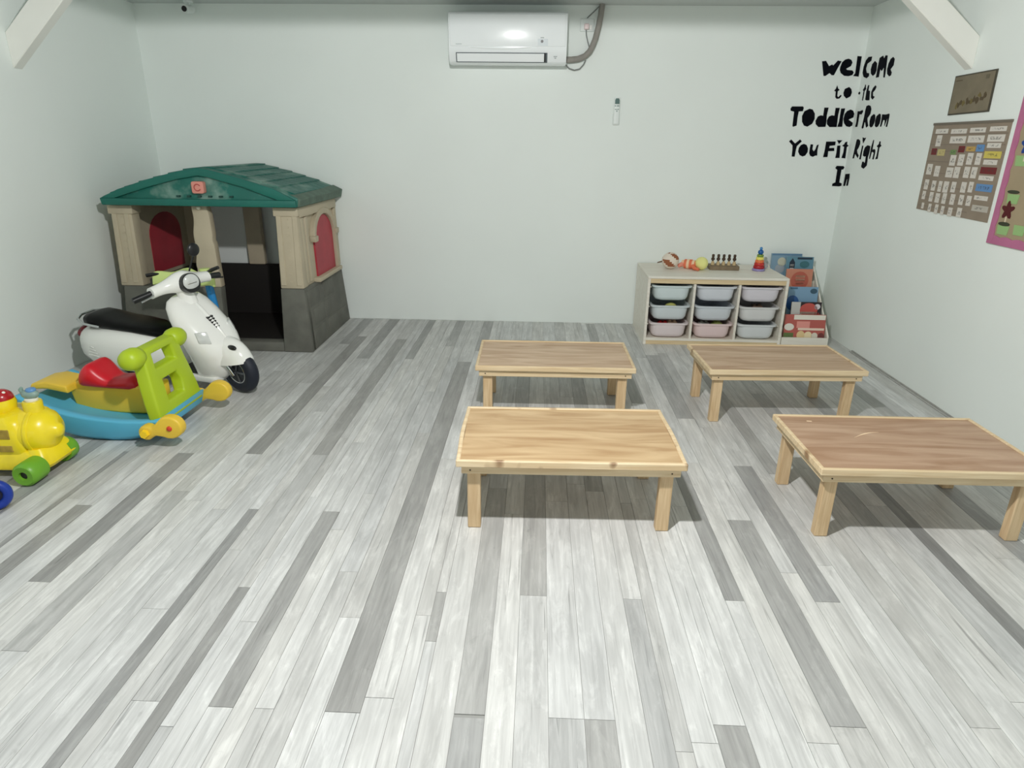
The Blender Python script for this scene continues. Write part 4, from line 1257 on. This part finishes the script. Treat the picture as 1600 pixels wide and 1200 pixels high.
secs = [(-.655, .050, .318, .372), (-.64, .080, .312, .392), (-.59, .092, .312, .402), (-.52, .096, .315, .394), (-.42, .098, .318, .376), (-.30, .096, .316, .370), (-.18, .086, .304, .362), (-.10, .070, .292, .345), (-.055, .045, .280, .318)]
g.loft([selx(x, 0, (a + b) / 2, w, (b - a) / 2, 3.2) for x, w, a, b in secs])
g.done('seat', M_SEAT, ms, smooth=60)
G().tube([(-.50, -.100, .340), (-.62, -.104, .350), (-.672, -.085, .368), (-.695, -.04, .378), (-.695, .04, .378), (-.672, .085, .368), (-.62, .104, .350), (-.50, .100, .340)], .0075, 10).done('grab_rail', M_CHR, ms, smooth=60)
G().ball((-.712, 0, .268), (.030, .086, .042), 18, 12).done('tail_light', mat('tail_red', (110, 18, 30), .25, coat=.4), ms, smooth=60)
for s in (-1, 1):
    vc = G()
    for k in range(4):
        z = .185 + k * .018
        vc.tube([(-.575 + .01 * k, s * .158, z), (-.53, s * .1665, z + .004), (-.485 - .008 * k, s * .170, z)], .0032, 6)
    vc.done('cowl_vent', M_SW, ms, smooth=60)
    G().ball((-.40, s * .158, .120), (.016, .014, .02), 12, 8).done('cowl_fastener', M_CHR, ms, smooth=60)
G().loft([rrect(.175, .105, .03, .080, cx=.085), rrect(.180, .115, .03, .095, cx=.085), rrect(.178, .112, .03, .112, cx=.085)]).done('floorboard', M_SW, ms, smooth=50)
G().box(-.06, .20, -.08, .08, .112, .1165).bevel(.002, 1).done('floor_mat', M_BLK, ms)
# front apron
g = G()
secs = [(.082, .185, .085, .085), (.11, .192, .105, .105), (.17, .205, .122, .124), (.24, .208, .128, .142), (.31, .190, .120, .156), (.38, .152, .108, .157), (.45, .112, .090, .147), (.505, .082, .072, .128), (.535, .066, .052, .104), (.550, .056, .026, .066)]
g.loft([selz(z, cx, 0, hd, hw, 2.25) for z, cx, hd, hw in secs])
g.done('front_apron', M_SW, ms, smooth=60)
G().tube([(.126, 0, .525), (.172, 0, .478), (.224, 0, .415), (.272, 0, .355), (.305, 0, .31)], [.008, .012, .013, .012, .006], 10).done('apron_rib', M_SW, ms, smooth=60)
for k in range(5):
    z = .435 - k * .013
    x = .214 + (.435 - z) * .72
    G().box(x - .006, x + .010, -.020 + k * .002, .020 - k * .002, z - .0045, z + .0045).done('horn_grille_bar', M_BLK, ms)
for s in (-1, 1):
    G().loft([[(.232, s * .080, .376), (.196, s * .116, .382), (.214, s * .124, .330), (.258, s * .086, .318)], [(.266, s * .092, .386), (.222, s * .134, .390), (.244, s * .142, .332), (.290, s * .098, .318)]]).bevel(.004, 2).done('indicator', M_LENS, ms, smooth=40)


def steered(x0):
    return dict(loc=(x0, 0, 0), rot=(0, 0, STEER))


S = steered(.322)
fx = .030
G().torus((fx, 0, .131), .094, .037, 'y', 36, 14, 1.05).done('front_tyre', M_TYR, ms, smooth=60, **S)
wr = G().lathe([(.004, -.028), (.064, -.026), (.070, -.014), (.070, .014), (.064, .026), (.004, .028)], (fx, 0, .131), 'y', 30).done('front_rim', M_RIM, ms, smooth=35, **S)
for s in (-1, 1):
    G().torus((fx, s * .026, .131), .067, .0045, 'y', 30, 8).done('rim_ring', M_CHR, ms, smooth=60, **S)
    for k in range(5):
        a = 2 * math.pi * k / 5
        G().tube([(fx + .012 * math.cos(a), s * .0285, .131 + .012 * math.sin(a)), (fx + .062 * math.cos(a), s * .0285, .131 + .062 * math.sin(a))], .006, 6).done('spoke', mat('spoke_grey', (96, 100, 106), .3, .6), ms, **S)
    G().tube([(fx - .002, s * .046, .116), (fx - .030, s * .052, .170), (fx - .055, s * .048, .23)], [.009, .010, .011], 10).done('fork_leg', M_CHR if s < 0 else M_RIM, ms, smooth=60, **S)
G().tube([(fx - .07, -.040, .15), (fx - .085, -.042, .19), (fx - .09, -.03, .23)], .016, 10).done('fork_cover', mat('fork_blue', (26, 58, 104), .35), ms, smooth=60, **S)
g = G()
g.ball((fx - .066, 0, .150), (.174, .096, .178), 28, 18)
bmesh.ops.bisect_plane(g.bm, geom=list(g.bm.verts) + list(g.bm.edges) + list(g.bm.faces), plane_co=(fx, 0, .192), plane_no=(-.10, 0, 1), clear_inner=True)
es = [e for e in g.bm.edges if len(e.link_faces) == 1]
bmesh.ops.holes_fill(g.bm, edges=es)
g.done('front_fender', M_SW, ms, smooth=60, **S)
G().ball((fx + .022, -.036, .286), (.034, .014, .014), 14, 8).done('fender_vent', M_BLK, ms, smooth=60, **S)
# rear wheel
G().torus((-.45, 0, .115), .082, .033, 'y', 32, 12, .95).done('rear_tyre', M_TYR, ms, smooth=60)
G().lathe([(.004, -.022), (.056, -.020), (.056, .020), (.004, .022)], (-.45, 0, .115), 'y', 26).done('rear_rim', M_RIM, ms, smooth=35)
# handlebar head
H = dict(loc=(.085, 0, 0), rot=(0, 0, STEER))
G().tube([(.025, 0, .50), (.008, 0, .56), (0, 0, .61)], [.046, .044, .050], 18).done('steering_neck', M_SW, ms, smooth=60, **H)
g = G()
rings = []
for k in range(25):
    t = -1 + 2 * k / 24
    y = .175 * t
    c = math.exp(-(t / .42) ** 2)
    hx, hz = .031 + .032 * c, .030 + .030 * c
    cx, cz = -.022 * abs(t) + .012 * c, .628 - .022 * abs(t) ** 1.5
    rings.append([(cx + hx * math.cos(a), y, cz + hz * math.sin(a)) for a in [2 * math.pi * j / 18 for j in range(18)]])
g.loft(rings).done('handlebar_cover', M_SW, ms, smooth=60, **H)
hl = G().cyl((.045, 0, .622), (.082, 0, .630), .053, .053, 30).done('headlamp_bezel', M_BLK, ms, smooth=40, **H)
G().lathe([(.002, .0905), (.02, .0900), (.041, .087), (.0475, .082), (.0475, .075), (.002, .075)], (0, 0, .630), 'x', 30).done('headlamp_lens', M_LENS, ms, smooth=60, **H)
G().box(.089, .0925, -.026, .026, .628, .632, Matrix.Rotation(R(28), 4, Vector((1, 0, 0))) if False else None).done('headlamp_glint_bar', M_CHR, ms, **H)
for s in (-1, 1):
    G().cyl((-.024, s * .165, .606), (-.045, s * .265, .588), .0165, .0165, 14).done('grip', M_BLK, ms, smooth=40, **H)
    G().tube([(-.005, s * .165, .602), (.012, s * .20, .596), (.008, s * .25, .585)], .005, 8).done('brake_lever', M_CHR if s < 0 else M_BLK, ms, smooth=60, **H)
G().tube([(.0, .055, .665), (.022, .070, .72), (.035, .080, .755)], .0045, 8).done('mirror_stem', M_BLK, ms, smooth=60, **H)
G().ball((.040, .085, .786), (.014, .036, .036), 20, 12).done('mirror', M_BLK, ms, smooth=60, **H)

# ================================================================ push scooter behind it
M_LIME = mat('lime_plastic', (206, 224, 140), .4)
M_SBLUE = mat('stem_blue', (30, 130, 196), .3)
ks = thing('push_scooter', 'blue push scooter with lime green handlebar behind the white motor scooter', 'scooter', (-1.975, 3.86, 0), R(-4))
G().tube([(.01, 0, .07), (-.005, 0, .34), (-.035, 0, .60)], [.026, .025, .022], 16).done('stem', M_SBLUE, ks, smooth=60)
g = G()
rings = []
for k in range(17):
    t = -1 + 2 * k / 16
    x = -.135 + .195 * t
    wob = .010 * math.cos(t * 7)
    zz = .618 - .022 * t * t + wob
    yy = -.02 - .05 * abs(t)
    rings.append([(x, yy + .008, zz), (x, yy - .010, zz - .006), (x, yy - .022, zz - .075), (x, yy + .002, zz - .080)])
g.loft(rings).bevel(.005, 2).done('handlebar', M_LIME, ks, smooth=60)
G().cyl((-.035, 0, .55), (-.04, 0, .622), .036, .030, 18).done('handlebar_hub', M_LIME, ks, smooth=40)
G().tube([(-.01, -.03, .60), (.04, -.05, .625), (.085, -.06, .642)], .011, 12).done('grip', M_BLK, ks, smooth=60)
G().tube([(-.27, -.05, .595), (-.33, -.08, .59), (-.36, -.09, .585)], .011, 12).done('grip', M_BLK, ks, smooth=60)
M_SGR = mat('scooter_grey', (116, 126, 128), .5)
G().loft([rrect(.20, .055, .03, .055, cx=-.20), rrect(.21, .060, .03, .075, cx=-.20)]).done('deck', M_SGR, ks, smooth=40)
G().lathe([(.03, .06), (.050, .075), (.056, .11), (.040, .15), (.028, .16)], (.03, 0, .0), 'z', 22).done('stem_collar', M_SGR, ks, smooth=50)
for s in (-1, 1):
    G().torus((.05, s * .075, .050), .034, .016, 'y', 24, 10).done('wheel', M_TYR, ks, smooth=60)
    G().lathe([(.004, -.012), (.026, -.012), (.026, .012), (.004, .012)], (.05, s * .075, .050), 'y', 18).done('wheel_hub', M_SGR, ks, smooth=40)
G().cyl((.05, -.075, .05), (.05, .075, .05), .009).done('axle', M_SGR, ks)
G().torus((-.41, 0, .050), .034, .016, 'y', 24, 10).done('wheel', M_TYR, ks, smooth=60)
G().lathe([(.004, -.012), (.026, -.012), (.026, .012), (.004, .012)], (-.41, 0, .050), 'y', 18).done('wheel_hub', M_SGR, ks, smooth=40)

# ================================================================ rocking toy
M_RBL = mat('rocker_blue', (92, 184, 222), .42, var=.05, vscale=5)
M_RYE = mat('rocker_yellow', (236, 198, 64), .42, var=.08, vscale=6)
M_RRD = mat('rocker_red', (206, 22, 40), .35)
M_RGR = mat('rocker_lime', (172, 196, 32), .42, var=.05, vscale=6)
M_CAP = mat('cap_red', (206, 62, 36), .3)
rk = thing('rocking_toy', 'blue rocking ride-on with red saddle, lime green front panel and yellow wheels', 'rocking toy', (-2.05, 2.925, 0), R(-1))
g = G()
rings = []
for x, zb, zt in ((-.375, .165, .222), (-.35, .125, .214), (-.30, .082, .192), (-.22, .042, .162), (-.13, .015, .138), (-.04, .002, .122), (.05, 0, .114), (.13, .006, .110), (.22, .022, .112), (.28, .045, .120), (.305, .062, .124)):
    half = [(.0, zb), (.168, zb), (.192, zb + .02), (.204, zt - .006), (.196, zt), (.160, zt), (.152, zt - .018), (.118, zt - .020), (.108, zt - .038), (.0, zt - .040)]
    ring = [(x, y, z) for y, z in half] + [(x, -y, z) for y, z in reversed(half[1:-1])]
    rings.append(ring)
g.loft(rings).bevel(.004, 1, 40).done('hull', M_RBL, rk, smooth=45)
body = [(-.22, .11), (-.235, .185), (-.20, .235), (-.10, .245), (0, .225), (.08, .215), (.22, .235), (.22, .075), (.0, .075), (-.12, .085)]
G().prism(body, 'xz', -.024, .080).bevel(.014, 3).done('seat_base', M_RYE, rk, smooth=50)
tail = [(-.385, .212), (-.375, .240), (-.30, .252), (-.20, .232), (-.195, .195), (-.30, .215)]
G().prism(tail, 'xz', -.085, .085).bevel(.009, 3).done('rear_step', M_RYE, rk, smooth=50)
sad = []
for k in range(15):
    t = k / 14
    x = -.175 + .29 * t
    zt = .205 + .085 * math.exp(-((t - .24) / .2) ** 2) + .045 * max(0, t - .55) + .02
    hw = .062 + .030 * math.exp(-((t - .25) / .25) ** 2) - .014 * (t > .9) - .02 * (k == 0)
    zb = .170 + .010 * math.cos(3 * t)
    if k in (0, 14):
        zt = (zt + zb) / 2 + .01
    zt += .045
    zb += .045
    sad.append([(x, -hw, zb + .012), (x, -hw - .006, (zb + zt) / 2), (x, -hw + .004, zt - .010), (x, -hw * .55, zt), (x, 0, zt - .004), (x, hw * .55, zt), (x, hw - .004, zt - .010), (x, hw + .006, (zb + zt) / 2), (x, hw, zb + .012), (x, 0, zb)])
G().loft(sad).done('saddle', M_RRD, rk, (0, .028, -.018), subsurf=1, smooth=70)
# lime front panel with two openings and ball handles, built as a frame
px_ = .240


def bar(pts, r0, name='front_panel_bar', m=M_RGR):
    return pts


g = G()
outline = [(-.188, .095), (.188, .095), (.182, .185), (.168, .285), (.158, .338), (.146, .442), (-.146, .442), (-.158, .338), (-.168, .285), (-.182, .185)]
holes = [[(-.078, .176), (.060, .176), (.070, .235), (.052, .280), (-.068, .280)], [(-.088, .338), (.088, .338), (.080, .408), (-.080, .408)]]
g.frame(outline, holes, lambda u, v: (px_ + .014 - .20 * (v - .1), u, v), lambda u, v: (px_ + .080 - .20 * (v - .1), u, v))
g.bevel(.012, 3).done('front_panel', M_RGR, rk, smooth=60)
for s in (-1, 1):
    G().lathe([(.012, -.062), (.040, -.052), (.050, -.02), (.050, .015), (.042, .040), (.022, .052), (.006, .054)], (0, 0, 0), 'y', 24).done('handle_ball', M_RGR, rk, smooth=60, loc=(px_ - .016, s * .180, .414), rot=(0, 0, R(180) if s < 0 else 0))
# yellow wheel brackets with red caps
for s in (-1, 1):
    out = []
    for k in range(13):
        a = R(-120 + 240 * k / 12)
        out.append((.385 + .062 * math.cos(a), .112 + .055 * math.sin(a)))
    out += [(.322, .128), (.300, .108)]
    for k in range(9):
        a = R(70 + 220 * k / 8)
        out.append((.272 + .036 * math.cos(a), .082 + .036 * math.sin(a)))
    out += [(.315, .070)]
    y0, y1 = s * .207, s * .258
    G().prism(out, 'xz', min(y0, y1), max(y0, y1)).bevel(.010, 3).done('wheel_bracket', M_RYE, rk, smooth=55)
    G().lathe([(.002, -.006), (.010, -.005), (.013, .0), (.013, .008)] if s < 0 else [(.013, -.008), (.013, 0), (.010, .005), (.002, .006)], (.390, s * .259, .110), 'y', 18).done('wheel_cap', M_CAP, rk, smooth=60)
    G().cyl((.272, s * .253, .082), (.272, s * .275, .082), .021, .019, 6).done('bolt', mat('bolt_yellow', (248, 208, 40), .35), rk)
G().loft([[(.275, -.196, .045), (.305, -.196, .062), (.305, .196, .062), (.275, .196, .045)], [(.275, -.196, .12), (.325, -.196, .135), (.325, .196, .135), (.275, .196, .12)]]).bevel(.006, 2).done('bow', M_RBL, rk, smooth=50)

# ================================================================ yellow train
M_TY = mat('train_yellow', (244, 220, 32), .3, var=.05, vscale=8, dust=((140, 110, 40), 9, .25), coat=.2)
M_TG = mat('train_green', (112, 172, 44), .4, var=.1, vscale=9)
M_TD = mat('train_grime', (176, 148, 60), .7, var=.35, vscale=30)
tr = thing('toy_train', 'yellow plastic ride-on train with green wheels and a red knob', 'toy train', (-2.215, 2.470, 0), R(2))
G().loft([rrect(.335, .112, .05, .040, cx=-.165), rrect(.34, .118, .05, .055, cx=-.162), rrect(.315, .100, .05, .100, cx=-.175), rrect(.30, .092, .05, .115, cx=-.18)]).done('chassis', M_TY, tr, smooth=50)
G().loft([rrect(.050, .112, .03, .038, cx=.112), rrect(.058, .116, .035, .060, cx=.115), rrect(.042, .092, .03, .105, cx=.108), rrect(.035, .085, .03, .120, cx=.105)]).done('cow_catcher', M_TY, tr, smooth=50)
G().loft([rrect(.20, .096, .03, .10, cx=-.115), rrect(.205, .106, .035, .13, cx=-.115), rrect(.20, .106, .04, .235, cx=-.118), rrect(.18, .088, .05, .266, cx=-.122)]).done('cab', M_TY, tr, smooth=50)
G().lathe([(.05, -.06), (.092, -.05), (.098, .0), (.098, .080), (.088, .115), (.062, .142), (.032, .152), (.029, .163), (.018, .170), (.003, .172)], (.022, 0, .178), 'x', 32).done('boiler', M_TY, tr, smooth=60)
G().lathe([(.098, -.012), (.102, -.006), (.102, .004), (.098, .010)], (.100, 0, .178), 'x', 32).done('boiler_band', M_TY, tr, smooth=50)
for z0, z1 in ((.178, .222), (.120, .150)):
    G().box(-.28, .048, -.1085, -.100, z0, z1).bevel(.003, 1).done('window_panel', M_TD, tr)
    G().box(-.28, .048, .100, .1085, z0, z1).bevel(.003, 1).done('window_panel', M_TD, tr)
G().lathe([(.048, .245), (.040, .258), (.036, .270), (.037, .305), (.034, .311)], (.095, 0, 0), 'z', 24).done('smokestack', M_TY, tr, smooth=50)
G().lathe([(.022, .309), (.025, .312), (.025, .322), (.020, .325)], (.095, 0, 0), 'z', 20).done('stack_ring', mat('train_white', (236, 234, 222), .4), tr, smooth=50)
bird = G().ball((.095, 0, .341), (.036, .024, .021), 18, 10).done('whistle', mat('train_sage', (132, 156, 148), .45), tr, smooth=60)
G().tube([(.065, 0, .345), (.060, 0, .36), (.066, 0, .369)], [.008, .009, .006], 10).done('whistle_tail', MATS['train_sage'], bird, smooth=60)
G().lathe([(.018, .353), (.020, .360), (.016, .367), (.003, .368)], (.102, 0, 0), 'z', 18).done('whistle_button', mat('train_skyblue', (92, 140, 190), .4), bird, smooth=60)
G().lathe([(.035, .25), (.050, .270), (.054, .300), (.050, .318)], (-.035, 0, 0), 'z', 24).done('knob_cup', M_TY, tr, smooth=50)
G().ball((-.035, 0, .320), (.048, .048, .040), 22, 12).done('knob', mat('train_red', (170, 16, 28), .25, coat=.4), tr, smooth=60)
for a, t in ((-60, 45), (-20, 50), (-110, 30), (-75, 75)):
    d = Vector((math.cos(R(a)) * math.cos(R(t)), math.sin(R(a)) * math.cos(R(t)), math.sin(R(t))))
    G().ball(Vector((-.035, 0, .320)) + Vector((d.x * .046, d.y * .046, d.z * .038)), (.007, .007, .006), 10, 6).done('knob_dot', mat('train_white', (236, 234, 222), .4), tr, smooth=60)
for sx in (.125, -.34):
    for s in (-1, 1):
        y0, y1 = (-.095, -.185) if s < 0 else (.05, .110)
        wv = [(.020, y1), (.040, y1), (.050, y1 - s * .008), (.050, y0), (.010, y0), (.010, y1 - s * .02)]
        G().lathe([(.016, y1 - s * .012), (.018, y1), (.040, y1 + s * .002), (.050, y1 - s * .008), (.051, (y0 + y1) / 2), (.050, y0), (.008, y0)], (sx, 0, .051), 'y', 28).done('wheel', M_TG, tr, smooth=50)
        G().cyl((sx, y1 - s * .016, .051), (sx, y1 - s * .010, .051), .0165, .0165, 16).done('wheel_bore', M_BLK, tr)
    G().cyl((sx, -.11, .051), (sx, .11, .051), .012).done('axle', M_BLK, tr)
G().box(-.44, .12, -.07, .07, .028, .045).done('underframe', M_BLK, tr)

# ================================================================ blue wheel of a toy at the left edge, rest of the toy not built
bw = thing('toy_wheel', 'blue plastic toy wheel at the left edge below the train', 'toy', (-2.066, 2.115, 0), R(32))
M_BW = mat('wheel_blue', (16, 52, 150), .4)
G().torus((0, 0, .064), .047, .017, 'y', 36, 14, 1.2).done('tyre', M_BW, bw, smooth=60)
G().lathe([(.004, -.006), (.030, -.006), (.034, -.004), (.034, .008), (.004, .010)], (0, 0, .064), 'y', 28).done('hub', mat('wheel_navy', (8, 14, 52), .5), bw, smooth=40)
G().cyl((0, -.012, .064), (0, .012, .064), .007, .007, 14).done('hub_pin', M_BLK, bw)
